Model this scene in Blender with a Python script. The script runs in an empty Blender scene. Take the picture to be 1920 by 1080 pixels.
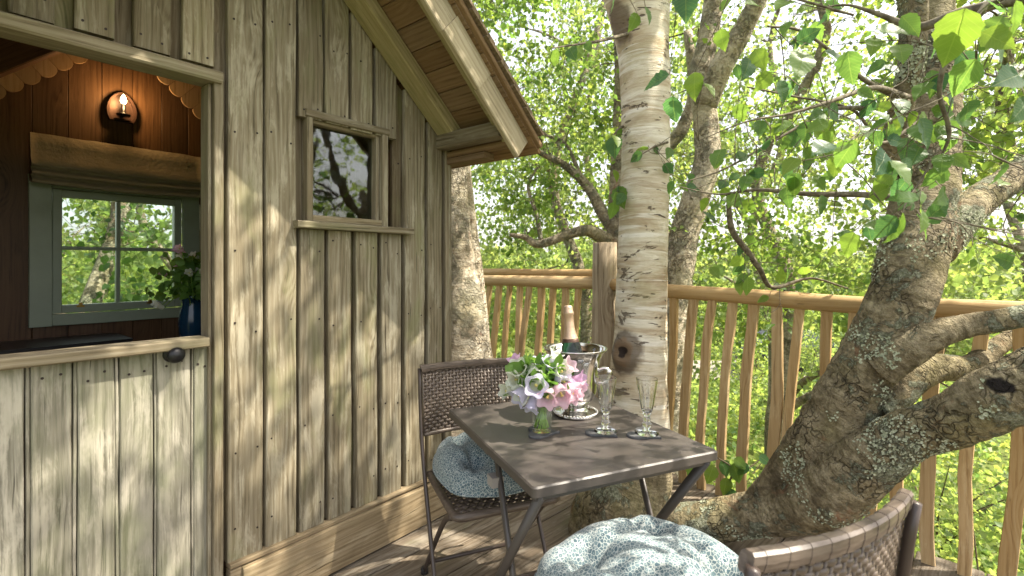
import bpy, bmesh, math, random
import numpy as np
from mathutils import Vector, Matrix, noise

random.seed(7)
RNG = np.random.default_rng(11)
R = math.radians
scene = bpy.context.scene
C = scene.collection

# ------------------------------------------------------------------ camera, sky, sun, exposure
F, CX, HZ, HC = 930.0, 960.0, 495.0, 1.26          # focal length and horizon measured in the 1920 px photograph, eye height in m
cam = bpy.data.cameras.new('camera')
cam.sensor_fit = 'HORIZONTAL'; cam.sensor_width = 36.0
cam.lens = F / 1920 * 36
cam.shift_y = -(540 - HZ) / 1920
cam.dof.use_dof = True; cam.dof.focus_distance = 1.9; cam.dof.aperture_fstop = 4.0
cam.clip_start = 0.02; cam.clip_end = 600
camo = bpy.data.objects.new('camera', cam); C.objects.link(camo)
camo.location = (0, 0, HC); camo.rotation_euler = (R(90), 0, 0)
scene.camera = camo

SUN_AZ, SUN_EL = R(94), R(56)                      # azimuth clockwise from +Y
world = bpy.data.worlds.new('World'); scene.world = world
world.use_nodes = True
wn, wl = world.node_tree.nodes, world.node_tree.links
sky = wn.new('ShaderNodeTexSky'); sky.sky_type = 'NISHITA'
sky.sun_disc = False
sky.sun_elevation = SUN_EL; sky.sun_rotation = SUN_AZ
sky.air_density = 0.8; sky.dust_density = 6.0; sky.ozone_density = 0.4
bg = wn['Background']; bg.inputs['Strength'].default_value = 0.15
veil = wn.new('ShaderNodeMix'); veil.data_type = 'RGBA'          # thin bright high cloud, even over the whole sky
veil.inputs['Factor'].default_value = 0.6
veil.inputs['B'].default_value = (3.0, 2.95, 2.8, 1)
wl.new(sky.outputs[0], veil.inputs['A']); wl.new(veil.outputs['Result'], bg.inputs[0])

sun = bpy.data.lights.new('sun', 'SUN'); sun.energy = 3.4; sun.angle = R(0.6); sun.color = (1.0, 0.92, 0.78)
suno = bpy.data.objects.new('sun', sun); C.objects.link(suno)
sd = Vector((math.cos(SUN_EL) * math.sin(SUN_AZ), math.cos(SUN_EL) * math.cos(SUN_AZ), math.sin(SUN_EL)))
suno.rotation_euler = sd.to_track_quat('Z', 'Y').to_euler()
suno.location = (6, 3, 9)

vs = scene.view_settings
vs.view_transform = 'Standard'; vs.look = 'None'; vs.gamma = 1.0; vs.use_curve_mapping = False
vs.exposure = 2.15
scene.cycles.max_bounces = 8; scene.cycles.transparent_max_bounces = 12
scene.cycles.diffuse_bounces = 5; scene.cycles.transmission_bounces = 8
scene.cycles.sample_clamp_indirect = 6.0
scene.cycles.use_denoising = True

# ------------------------------------------------------------------ measuring helpers
def at(px, py, Y):
    return Vector(((px - CX) / F * Y, Y, HC - (py - HZ) / F * Y))

# ------------------------------------------------------------------ object helpers
def tag(o, label=None, cat=None, group=None, kind=None):
    if label: o['label'] = label
    if cat: o['category'] = cat
    if group: o['group'] = group
    if kind: o['kind'] = kind
    return o

def thing(name, label, cat, loc=(0, 0, 0), rotz=0.0, group=None):
    o = bpy.data.objects.new(name, None); C.objects.link(o)
    o.empty_display_size = 0.1
    o.location = loc; o.rotation_euler = (0, 0, rotz)
    return tag(o, label, cat, group)

def mesh_from(name, V, Fc, mat, smooth=False):
    me = bpy.data.meshes.new(name)
    me.from_pydata([tuple(v) for v in V], [], Fc)
    mats = mat if isinstance(mat, (list, tuple)) else [mat]
    for m in mats: me.materials.append(m)
    if smooth: me.polygons.foreach_set('use_smooth', [True] * len(me.polygons))
    me.update()
    return me

def link(name, me, parent=None, matrix=None, kind=None):
    o = bpy.data.objects.new(name, me); C.objects.link(o)
    if parent is not None: o.parent = parent
    if matrix is not None: o.matrix_basis = matrix
    if kind: o['kind'] = kind
    return o

def part(name, V, Fc, mat, parent=None, smooth=False, matrix=None, kind=None):
    return link(name, mesh_from(name, V, Fc, mat, smooth), parent, matrix, kind)

class MB:                                           # collects shapes for one mesh
    def __init__(s): s.v = []; s.f = []
    def add(s, V, Fc):
        b = len(s.v); s.v += [Vector(v) for v in V]; s.f += [tuple(i + b for i in f) for f in Fc]
    def box(s, a, b, M=None):
        a, b = Vector(a), Vector(b)
        V = [Vector((x, y, z)) for z in (a.z, b.z) for y in (a.y, b.y) for x in (a.x, b.x)]
        if M: V = [M @ v for v in V]
        s.add(V, [(0, 2, 3, 1), (4, 5, 7, 6), (0, 1, 5, 4), (2, 6, 7, 3), (0, 4, 6, 2), (1, 3, 7, 5)])
    def tube(s, pts, rad, n=8, cap=True):
        V, Fc = sweep(pts, rad, n, cap); s.add(V, Fc)
    def lathe(s, prof, n=24, M=None, lob=None):
        V = []
        for k, (r, z) in enumerate(prof):
            for i in range(n):
                a = 2 * math.pi * i / n
                rr = r * (lob(a, k) if lob else 1)
                v = Vector((rr * math.cos(a), rr * math.sin(a), z))
                V.append(M @ v if M else v)
        Fc = []
        for k in range(len(prof) - 1):
            for i in range(n):
                j = (i + 1) % n
                Fc.append((k * n + i, k * n + j, (k + 1) * n + j, (k + 1) * n + i))
        s.add(V, Fc)
    def build(s, name, mat, parent=None, smooth=False, matrix=None, kind=None):
        return part(name, s.v, s.f, mat, parent, smooth, matrix, kind)

def spline(pts, sub=6):                              # Catmull-Rom through points of any dimension
    P = [np.array(p, float) for p in pts]
    P = [2 * P[0] - P[1]] + P + [2 * P[-1] - P[-2]]
    out = []
    for i in range(1, len(P) - 2):
        for k in range(sub):
            t = k / sub
            a, b, c, d = P[i - 1], P[i], P[i + 1], P[i + 2]
            out.append(0.5 * ((2 * b) + (-a + c) * t + (2 * a - 5 * b + 4 * c - d) * t * t + (-a + 3 * b - 3 * c + d) * t ** 3))
    out.append(P[-2])
    return out

def frames(pts):
    pts = [Vector(p) for p in pts]
    T = []
    for i in range(len(pts)):
        d = pts[min(i + 1, len(pts) - 1)] - pts[max(i - 1, 0)]
        T.append(d.normalized() if d.length > 1e-9 else Vector((0, 0, 1)))
    n = T[0].orthogonal().normalized()
    out = []
    for t in T:
        n = (n - t * n.dot(t))
        n = n.normalized() if n.length > 1e-6 else t.orthogonal().normalized()
        out.append((t, n, t.cross(n)))
    return pts, out

def sweep(pts, rad, n=8, cap=True, lump=0.0, lscale=6.0, bark=None):
    pts, fr = frames(pts)
    if not hasattr(rad, '__len__'): rad = [rad] * len(pts)
    V, along = [], 0.0
    for i, (p, (t, a, b)) in enumerate(zip(pts, fr)):
        if i: along += (p - pts[i - 1]).length
        for k in range(n):
            w = 2 * math.pi * k / n
            d = a * math.cos(w) + b * math.sin(w)
            r = rad[i]
            if lump:
                q = (p + d * r) * lscale
                r *= 1 + lump * (noise.noise(q) + 0.5 * noise.noise(q * 2.3) + 0.3 * noise.noise(q * 5.1))
            V.append(p + d * r)
            if bark is not None: bark.append((r * math.cos(w), r * math.sin(w), along))
    Fc = []
    for i in range(len(pts) - 1):
        for k in range(n):
            j = (k + 1) % n
            Fc.append((i * n + k, i * n + j, (i + 1) * n + j, (i + 1) * n + k))
    if cap:
        Fc.append(tuple(range(n))[::-1]); Fc.append(tuple((len(pts) - 1) * n + k for k in range(n)))
    return V, Fc

# ------------------------------------------------------------------ materials
def new_mat(name):
    m = bpy.data.materials.new(name); m.use_nodes = True
    nt = m.node_tree
    return m, nt.nodes, nt.links, nt.nodes['Principled BSDF']

def setv(b, **kw):
    names = {'base': 'Base Color', 'rough': 'Roughness', 'metal': 'Metallic', 'spec': 'Specular IOR Level', 'trans': 'Transmission Weight', 'ior': 'IOR', 'coat': 'Coat Weight', 'sheen': 'Sheen Weight'}
    for k, v in kw.items():
        if k == 'base': v = (*v, 1)
        b.inputs[names[k]].default_value = v

class N:                                             # short node-graph writer
    def __init__(s, nodes, links): s.n, s.l = nodes, links
    def put(s, sock, v):
        if isinstance(v, bpy.types.NodeSocket): s.l.new(v, sock)
        elif v is not None: sock.default_value = v
    def math(s, op, a, b=None, c=None, clamp=False):
        x = s.n.new('ShaderNodeMath'); x.operation = op; x.use_clamp = clamp
        s.put(x.inputs[0], a); s.put(x.inputs[1], b)
        if c is not None: s.put(x.inputs[2], c)
        return x.outputs[0]
    def vmath(s, op, a, b=None):
        x = s.n.new('ShaderNodeVectorMath'); x.operation = op
        s.put(x.inputs[0], a); s.put(x.inputs[1], b)
        return x.outputs[0]
    def noise(s, vec, scale, detail=3, rough=0.55, dist=0.0):
        x = s.n.new('ShaderNodeTexNoise')
        s.put(x.inputs['Vector'], vec); x.inputs['Scale'].default_value = scale
        x.inputs['Detail'].default_value = detail; x.inputs['Roughness'].default_value = rough
        x.inputs['Distortion'].default_value = dist
        return x.outputs['Fac']
    def voro(s, vec, scale, feature='F1', out='Distance', rnd=1.0):
        x = s.n.new('ShaderNodeTexVoronoi'); x.feature = feature
        s.put(x.inputs['Vector'], vec); x.inputs['Scale'].default_value = scale
        x.inputs['Randomness'].default_value = rnd
        return x.outputs[out], x
    def ramp(s, fac, stops):
        x = s.n.new('ShaderNodeValToRGB'); s.put(x.inputs[0], fac)
        e = x.color_ramp.elements
        while len(e) > 1: e.remove(e[-1])
        for i, (p, c) in enumerate(stops):
            c = c if hasattr(c, '__len__') else (c, c, c)
            k = e[0] if i == 0 else e.new(p)
            k.position = p; k.color = (*c, 1)
        return x.outputs[0]
    def step(s, v, lo, hi, a=0.0, b=1.0):
        x = s.n.new('ShaderNodeMapRange'); x.interpolation_type = 'SMOOTHSTEP'
        s.put(x.inputs[0], v)
        x.inputs[1].default_value = lo; x.inputs[2].default_value = hi
        x.inputs[3].default_value = a; x.inputs[4].default_value = b
        return x.outputs[0]
    def mix(s, fac, a, b, mode='MIX'):
        x = s.n.new('ShaderNodeMix'); x.data_type = 'RGBA'; x.blend_type = mode
        s.put(x.inputs['Factor'], fac)
        col = lambda v: (*v, 1) if isinstance(v, tuple) and len(v) == 3 else v
        s.put(x.inputs['A'], col(a)); s.put(x.inputs['B'], col(b))
        return x.outputs['Result']
    def bump(s, h, strength, dist=0.01):
        x = s.n.new('ShaderNodeBump'); s.put(x.inputs['Height'], h)
        x.inputs['Strength'].default_value = strength; x.inputs['Distance'].default_value = dist
        return x.outputs[0]
    def coord(s, out='Object'):
        return s.n.new('ShaderNodeTexCoord').outputs[out]
    def n_color(s, vec, scale):
        x = s.n.new('ShaderNodeTexNoise'); s.put(x.inputs['Vector'], vec); x.inputs['Scale'].default_value = scale
        return x.outputs['Color']
    def vlen(s, v):
        x = s.n.new('ShaderNodeVectorMath'); x.operation = 'LENGTH'; s.put(x.inputs[0], v); return x.outputs['Value']
    def rand(s): return s.n.new('ShaderNodeObjectInfo').outputs['Random']
    def sep(s, v):
        x = s.n.new('ShaderNodeSeparateXYZ'); s.put(x.inputs[0], v); return x.outputs
    def comb(s, x, y, z):
        c = s.n.new('ShaderNodeCombineXYZ')
        for i, v in enumerate((x, y, z)): s.put(c.inputs[i], v)
        return c.outputs[0]
    def attr(s, name, out='Vector'):
        x = s.n.new('ShaderNodeAttribute'); x.attribute_name = name; return x.outputs[out]

def wood(name, dark, mid, light, wear=0.5, moss=0.0, rough=0.82, bump=0.35, knots=True, var=0.35, gs=1.0, mosscol=(0.17, 0.18, 0.07), green=0.0):
    m, nn, ll, b = new_mat(name); g = N(nn, ll)
    p = g.coord(); r = g.rand()
    off = g.comb(g.math('MULTIPLY', r, 37.0), g.math('MULTIPLY', r, 11.0), g.math('MULTIPLY', r, 53.0))
    P = g.vmath('ADD', p, off)
    x, y, z = g.sep(P)
    # knots: sparse ellipses that bend the grain round them
    kd, kv = g.voro(g.comb(g.math('MULTIPLY', x, 5.0), g.math('MULTIPLY', y, 1.0), g.math('MULTIPLY', z, 2.2)), 1.0)
    pick = g.math('GREATER_THAN', g.sep(kv.outputs['Color'])[0], 0.55 if knots else 2.0)
    kfar = g.math('MULTIPLY', g.step(kd, 0.42, 0.0), pick)
    kin = g.math('MULTIPLY', g.step(kd, 0.13, 0.05), pick)
    broad = g.noise(g.vmath('MULTIPLY', P, (1, 1, 0.14)), 9.0, 3)
    xw = g.math('ADD', x, g.math('ADD', g.math('MULTIPLY', kfar, 0.035), g.math('MULTIPLY', broad, 0.05)))
    S = g.comb(xw, y, g.math('MULTIPLY', z, 0.035))
    gr = g.noise(S, 90.0 * gs, 5, 0.65, 0.25)
    fine = g.noise(g.comb(xw, y, g.math('MULTIPLY', z, 0.02)), 420.0 * gs, 3, 0.7)
    ring = g.math('MULTIPLY', g.math('SINE', g.math('MULTIPLY', g.math('ADD', xw, g.math('MULTIPLY', kfar, 0.06)), 330.0 * gs)), 0.5)
    grain = g.math('ADD', g.math('MULTIPLY', gr, 0.75), g.math('ADD', g.math('MULTIPLY', fine, 0.3), g.math('MULTIPLY', ring, 0.10)))
    col = g.ramp(grain, [(0.30, dark), (0.48, mid), (0.68, tuple(0.5 * a + 0.5 * c for a, c in zip(mid, light)))])
    ck = g.noise(g.comb(xw, y, g.math('MULTIPLY', z, 0.025)), 150.0 * gs, 2, 0.5, 0.1)
    ckm = g.math('MULTIPLY', g.step(ck, 0.655, 0.70), g.step(g.noise(g.vmath('MULTIPLY', P, (1, 1, 0.4)), 5.0, 2), 0.42, 0.6))
    # silvery wear in streaks
    w1 = g.noise(g.vmath('MULTIPLY', P, (1, 1, 0.22)), 17.0, 5, 0.7, 0.4)
    wm = g.step(g.math('ADD', w1, g.math('MULTIPLY', gr, 0.35)), 0.80 - 0.26 * wear, 0.92 - 0.18 * wear)
    col = g.mix(g.math('MULTIPLY', wm, min(1.0, 0.45 + 0.5 * wear)), col, light)
    col = g.mix(g.math('MULTIPLY', ckm, 0.75), col, tuple(0.45 * c for c in dark))
    # dark weather stains
    st = g.step(g.noise(g.vmath('MULTIPLY', P, (1, 1, 0.3)), 6.5, 4, 0.6, 0.5), 0.56, 0.72)
    col = g.mix(g.math('MULTIPLY', st, 0.42), col, dark)
    if moss:
        mm = g.step(g.noise(g.vmath('MULTIPLY', P, (1, 1, 0.45)), 5.0, 5, 0.65, 0.3), 0.62 - 0.25 * moss, 0.80 - 0.12 * moss)
        col = g.mix(g.math('MULTIPLY', mm, 0.55), col, mosscol)
    kr = g.math('ADD', 0.5, g.math('MULTIPLY', g.math('SINE', g.math('MULTIPLY', kd, 160.0)), 0.5))
    col = g.mix(g.math('MULTIPLY', kin, g.math('ADD', 0.45, g.math('MULTIPLY', kr, 0.4))), col, tuple(0.55 * c for c in dark))
    grey = g.math('MULTIPLY', g.math('FRACT', g.math('MULTIPLY', r, 3.77)), min(0.35, var * 0.7))
    bw_ = nn.new('ShaderNodeRGBToBW'); ll.new(col, bw_.inputs[0])
    col = g.mix(grey, col, g.comb(bw_.outputs[0], g.math('MULTIPLY', bw_.outputs[0], 0.97), g.math('MULTIPLY', bw_.outputs[0], 0.82)))
    tone = g.math('ADD', 1.0 - var / 2, g.math('MULTIPLY', g.math('FRACT', g.math('MULTIPLY', r, 7.31)), var))
    col = g.mix(1.0, col, g.comb(tone, tone, tone), 'MULTIPLY')
    ll.new(col, b.inputs['Base Color'])
    b.inputs['Roughness'].default_value = rough; b.inputs['Specular IOR Level'].default_value = 0.25
    h = g.math('SUBTRACT', g.math('ADD', grain, g.math('MULTIPLY', wm, 0.15)), g.math('ADD', g.math('MULTIPLY', kin, 0.3), g.math('MULTIPLY', ckm, 0.6)))
    ll.new(g.bump(h, bump, 0.006), b.inputs['Normal'])
    return m

def plain(name, base, rough=0.5, metal=0.0, spec=0.5, bumpscale=0, bumpstr=0.1, varcol=None, vs=20):
    m, nn, ll, b = new_mat(name); setv(b, base=base, rough=rough, metal=metal, spec=spec)
    g = N(nn, ll)
    if varcol:
        n = g.noise(g.coord(), vs, 4, 0.6)
        ll.new(g.mix(g.step(n, 0.35, 0.7), base, varcol), b.inputs['Base Color'])
        ll.new(g.step(n, 0.3, 0.8, rough - 0.08, rough + 0.12), b.inputs['Roughness'])
    if bumpscale:
        ll.new(g.bump(g.noise(g.coord(), bumpscale, 4, 0.6), bumpstr, 0.004), b.inputs['Normal'])
    return m

M_WALL = wood('weathered_cladding', (0.072, 0.055, 0.031), (0.175, 0.142, 0.086), (0.345, 0.31, 0.225), wear=0.5, moss=0.45, var=0.42)
M_WALLU = wood('weathered_under_boards', (0.055, 0.039, 0.02), (0.125, 0.094, 0.052), (0.24, 0.20, 0.135), wear=0.3, moss=0.5)
M_DOOR = wood('grey_door_boards', (0.085, 0.077, 0.055), (0.205, 0.192, 0.145), (0.40, 0.37, 0.30), wear=0.62, moss=0.75, bump=0.5, mosscol=(0.155, 0.175, 0.085))
M_FRAME = wood('oak_frame', (0.085, 0.062, 0.033), (0.19, 0.15, 0.088), (0.33, 0.29, 0.205), wear=0.4, moss=0.35)
M_PLINTH = wood('plinth_boards', (0.105, 0.073, 0.038), (0.235, 0.175, 0.10), (0.35, 0.285, 0.185), wear=0.35, moss=0.3, var=0.15)
M_SOFFIT = wood('soffit_boards', (0.085, 0.048, 0.022), (0.19, 0.115, 0.055), (0.27, 0.18, 0.10), wear=0.2, moss=0.0)
M_BARGE = wood('barge_boards', (0.19, 0.15, 0.09), (0.36, 0.30, 0.195), (0.48, 0.42, 0.30), wear=0.3, moss=0.2, knots=False, var=0.15)
M_RAFTER = wood('rafter_timber', (0.14, 0.115, 0.045), (0.28, 0.235, 0.115), (0.42, 0.36, 0.21), wear=0.25, moss=0.6, var=0.1)
M_SHINGLE = wood('cedar_shingles', (0.06, 0.042, 0.026), (0.15, 0.105, 0.06), (0.27, 0.21, 0.14), wear=0.3, knots=False)
M_RAIL = wood('peeled_rail', (0.22, 0.125, 0.046), (0.43, 0.275, 0.115), (0.55, 0.40, 0.21), wear=0.45, rough=0.8, bump=0.3, var=0.3, gs=0.8)
M_POST = wood('rough_post', (0.09, 0.062, 0.036), (0.22, 0.165, 0.105), (0.36, 0.30, 0.21), wear=0.35, moss=0.2, bump=0.9, gs=0.6)
M_DECK = wood('deck_boards', (0.05, 0.036, 0.024), (0.125, 0.095, 0.065), (0.25, 0.215, 0.17), wear=0.5, moss=0.15, bump=0.5, var=0.3, gs=0.7)
M_PINE = wood('stained_pine_lining', (0.045, 0.023, 0.010), (0.105, 0.056, 0.025), (0.16, 0.09, 0.042), wear=0.15, rough=0.5, bump=0.12, var=0.3)
M_SCALE = wood('pale_pine_scallops', (0.30, 0.18, 0.08), (0.48, 0.31, 0.15), (0.55, 0.38, 0.21), wear=0.2, knots=False, rough=0.55, bump=0.12)
M_PAINT = plain('grey_green_paint', (0.28, 0.335, 0.25), 0.45, varcol=(0.25, 0.30, 0.22), vs=6)
M_METAL = plain('brown_metal', (0.060, 0.051, 0.045), 0.42, 0.0, 0.5, 300, 0.05, varcol=(0.068, 0.058, 0.051), vs=5)
M_TUBE = plain('brown_tube', (0.055, 0.040, 0.033), 0.38)
M_IRON = plain('black_iron', (0.018, 0.018, 0.020), 0.35, 0.6, 0.5, 120, 0.25)
M_COPPER = plain('aged_copper', (0.07, 0.038, 0.026), 0.42, 0.5, 0.5, 40, 0.15)
M_BRASS = plain('brass', (0.45, 0.30, 0.08), 0.3, 1.0)
M_NAIL = plain('rusty_nail', (0.028, 0.018, 0.014), 0.6, 0.4)
M_GREYCLIP = plain('grey_clip', (0.28, 0.26, 0.24), 0.4)
M_RUBBER = plain('black_rubber', (0.02, 0.018, 0.017), 0.7)
M_BLACK = plain('black_worktop', (0.012, 0.012, 0.013), 0.3)
M_SLATE = plain('slate', (0.055, 0.058, 0.06), 0.75, 0, 0.3, 90, 0.6, varcol=(0.10, 0.10, 0.10), vs=40)
M_JUG = plain('blue_glaze', (0.006, 0.028, 0.055), 0.16)
M_FOIL = plain('champagne_foil', (0.48, 0.34, 0.235), 0.38, 0.6, 0.5, 150, 0.35)
M_STEM = plain('green_stem', (0.20, 0.34, 0.05), 0.5)
M_TIE = plain('blue_cushion_tie', (0.05, 0.11, 0.15), 0.9)
B_LIMB = plain('grey_twig_bark', (0.085, 0.068, 0.046), 0.85, 0, 0.2, varcol=(0.20, 0.175, 0.125), vs=45)
M_YELLOW = plain('pale_yellow_stamen', (0.6, 0.52, 0.16), 0.7)

def silver():
    m, nn, ll, b = new_mat('polished_silver'); setv(b, base=(0.62, 0.60, 0.57), rough=0.10, metal=1.0)
    g = N(nn, ll)
    n = g.noise(g.coord(), 30, 4, 0.6)
    ll.new(g.step(n, 0.3, 0.8, 0.05, 0.22), b.inputs['Roughness'])
    ll.new(g.bump(g.noise(g.vmath('MULTIPLY', g.coord(), (1, 1, 0.12)), 70, 2), 0.10, 0.002), b.inputs['Normal'])
    return m
M_SILVER = silver()

def glass(name, col, rough=0.0, ior=1.46):
    m, nn, ll, b = new_mat(name); setv(b, base=col, rough=rough, trans=1.0, ior=ior)
    return m
M_GLASS = glass('clear_glass', (0.98, 0.99, 0.98))
M_BOTTLE = glass('dark_green_glass', (0.03, 0.10, 0.04), 0.03)


def pane(name, tint, base_refl):
    m, nn, ll, b = new_mat(name); g = N(nn, ll)
    out = nn['Material Output']
    gl = nn.new('ShaderNodeBsdfGlossy'); gl.inputs['Roughness'].default_value = 0.03
    gl.inputs['Color'].default_value = (0.95, 0.97, 0.97, 1)
    ll.new(g.bump(g.noise(g.coord(), 7.0, 2), 0.10, 0.01), gl.inputs['Normal'])
    tr = nn.new('ShaderNodeBsdfTransparent'); tr.inputs['Color'].default_value = (*tint, 1)
    fr = nn.new('ShaderNodeLayerWeight'); fr.inputs['Blend'].default_value = 0.5
    fz = g.math('ADD', g.math('MULTIPLY', g.math('POWER', fr.outputs['Facing'], 4.0), 0.85), 0.04)
    mx = nn.new('ShaderNodeMixShader')
    ll.new(g.math('ADD', fz, base_refl, clamp=True), mx.inputs[0])
    ll.new(tr.outputs[0], mx.inputs[1]); ll.new(gl.outputs[0], mx.inputs[2])
    ll.new(mx.outputs[0], out.inputs[0])
    return m
M_VASE = pane('thin_vase_glass', (0.985, 0.995, 0.985), 0.0)
M_WATER = pane('water', (0.97, 0.99, 0.95), 0.0)
M_PANE = pane('window_glass', (0.85, 0.9, 0.87), 0.02)
M_PANE2 = pane('small_window_glass', (0.55, 0.60, 0.58), 0.05)

def fabric():
    m, nn, ll, b = new_mat('printed_cushion_cotton'); g = N(nn, ll)
    p = g.coord()
    e, _ = g.voro(p, 118.0, 'DISTANCE_TO_EDGE')
    d, v = g.voro(p, 118.0)
    cell = g.mix(g.sep(v.outputs['Color'])[0], (0.05, 0.085, 0.105), (0.115, 0.165, 0.18))
    col = g.mix(g.step(e, 0.035, 0.10), (0.36, 0.385, 0.365), cell)
    col = g.mix(g.step(d, 0.16, 0.08), col, (0.33, 0.355, 0.34))
    ll.new(col, b.inputs['Base Color']); setv(b, rough=0.92, spec=0.15, sheen=0.15)
    ll.new(g.bump(g.noise(p, 500, 2), 0.15, 0.001), b.inputs['Normal'])
    return m
M_FABRIC = fabric()

def blindmat():
    m, nn, ll, b = new_mat('woven_blind_cloth'); g = N(nn, ll)
    p = g.coord()
    n = g.noise(g.vmath('MULTIPLY', p, (1, 1, 8)), 18, 5, 0.65)
    ll.new(g.mix(n, (0.19, 0.165, 0.11), (0.33, 0.29, 0.20)), b.inputs['Base Color'])
    setv(b, rough=0.95, spec=0.1)
    ll.new(g.bump(g.noise(p, 60, 4), 0.4, 0.01), b.inputs['Normal'])
    return m
M_BLIND = blindmat()

def rattan():
    m, nn, ll, b = new_mat('brown_rattan'); g = N(nn, ll)
    n = g.noise(g.vmath('MULTIPLY', g.coord(), (0.3, 1, 3)), 60, 3)
    ll.new(g.mix(g.step(n, 0.3, 0.7), (0.062, 0.045, 0.034), (0.125, 0.096, 0.075)), b.inputs['Base Color'])
    setv(b, rough=0.42, spec=0.45)
    return m
M_RATTAN = rattan()

def petal(name, c1, c2):
    m, nn, ll, b = new_mat(name); g = N(nn, ll)
    n = g.noise(g.coord(), 60, 2)
    col = g.mix(n, c1, c2)
    ll.new(col, b.inputs['Base Color']); setv(b, rough=0.6, spec=0.2)
    tr = nn.new('ShaderNodeBsdfTranslucent'); ll.new(col, tr.inputs['Color'])
    mx = nn.new('ShaderNodeMixShader'); mx.inputs[0].default_value = 0.58
    ll.new(b.outputs[0], mx.inputs[1]); ll.new(tr.outputs[0], mx.inputs[2])
    ll.new(mx.outputs[0], nn['Material Output'].inputs[0])
    return m
M_THROAT = petal('pale_throat', (0.72, 0.76, 0.58), (0.66, 0.70, 0.50))
M_PET = {'white': petal('white_petals', (0.78, 0.80, 0.74), (0.70, 0.74, 0.62)),
         'lilac': petal('lilac_petals', (0.62, 0.59, 0.80), (0.74, 0.72, 0.86)),
         'pink': petal('pink_petals', (0.80, 0.50, 0.62), (0.86, 0.70, 0.77)),
         'mauve': petal('mauve_petals', (0.66, 0.36, 0.62), (0.78, 0.60, 0.78))}

def leafmat(name, stops, trans=0.55, use_obj=False, rough=0.5, tboost=2.4, veins=False):
    m, nn, ll, b = new_mat(name); g = N(nn, ll)
    f = g.rand() if use_obj else g.attr('tint', 'Fac')
    col = g.ramp(f, stops)
    if veins:
        x, y, z = g.sep(g.coord())
        ax = g.math('ABSOLUTE', x)
        ph = g.math('SUBTRACT', g.math('MULTIPLY', y, 1.0), g.math('MULTIPLY', ax, 0.75))
        vn = g.math('ABSOLUTE', g.math('SINE', g.math('MULTIPLY', ph, 30.0)))
        line = g.math('MAXIMUM', g.step(vn, 0.16, 0.04), g.step(ax, 0.016, 0.006))
        col = g.mix(g.math('MULTIPLY', line, 0.35), col, (0.22, 0.30, 0.08))
        ll.new(g.bump(g.math('MULTIPLY', line, -1.0), 0.5, 0.02), b.inputs['Normal'])
    ll.new(col, b.inputs['Base Color']); setv(b, rough=rough, spec=0.35)
    tr = nn.new('ShaderNodeBsdfTranslucent')
    tc = g.mix(1.0, col, (tboost * 1.12, tboost * 1.05, tboost * 0.7), 'MULTIPLY')
    ll.new(tc, tr.inputs['Color'])
    mx = nn.new('ShaderNodeMixShader'); mx.inputs[0].default_value = trans
    ll.new(b.outputs[0], mx.inputs[1]); ll.new(tr.outputs[0], mx.inputs[2])
    ll.new(mx.outputs[0], nn['Material Output'].inputs[0])
    return m
L_BIRCH = leafmat('birch_leaves', [(0.0, (0.055, 0.11, 0.03)), (0.55, (0.10, 0.16, 0.036)), (1.0, (0.16, 0.205, 0.045))])
L_FAR = leafmat('far_leaves', [(0.0, (0.075, 0.125, 0.045)), (0.5, (0.13, 0.185, 0.058)), (1.0, (0.20, 0.235, 0.08))])
L_BUSH = leafmat('undergrowth_leaves', [(0.0, (0.07, 0.13, 0.045)), (0.5, (0.14, 0.20, 0.058)), (1.0, (0.22, 0.25, 0.075))])
L_DARK = leafmat('evergreen_leaves', [(0.0, (0.025, 0.055, 0.018)), (0.6, (0.05, 0.095, 0.022)), (1.0, (0.09, 0.13, 0.025))], rough=0.3)
L_NEAR = leafmat('near_leaves', [(0.0, (0.035, 0.095, 0.042)), (0.5, (0.075, 0.145, 0.034)), (1.0, (0.12, 0.19, 0.03))], use_obj=True, trans=0.52, rough=0.38, veins=True)
L_POSY = leafmat('posy_leaves', [(0.0, (0.06, 0.13, 0.03)), (1.0, (0.12, 0.22, 0.05))])

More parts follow.
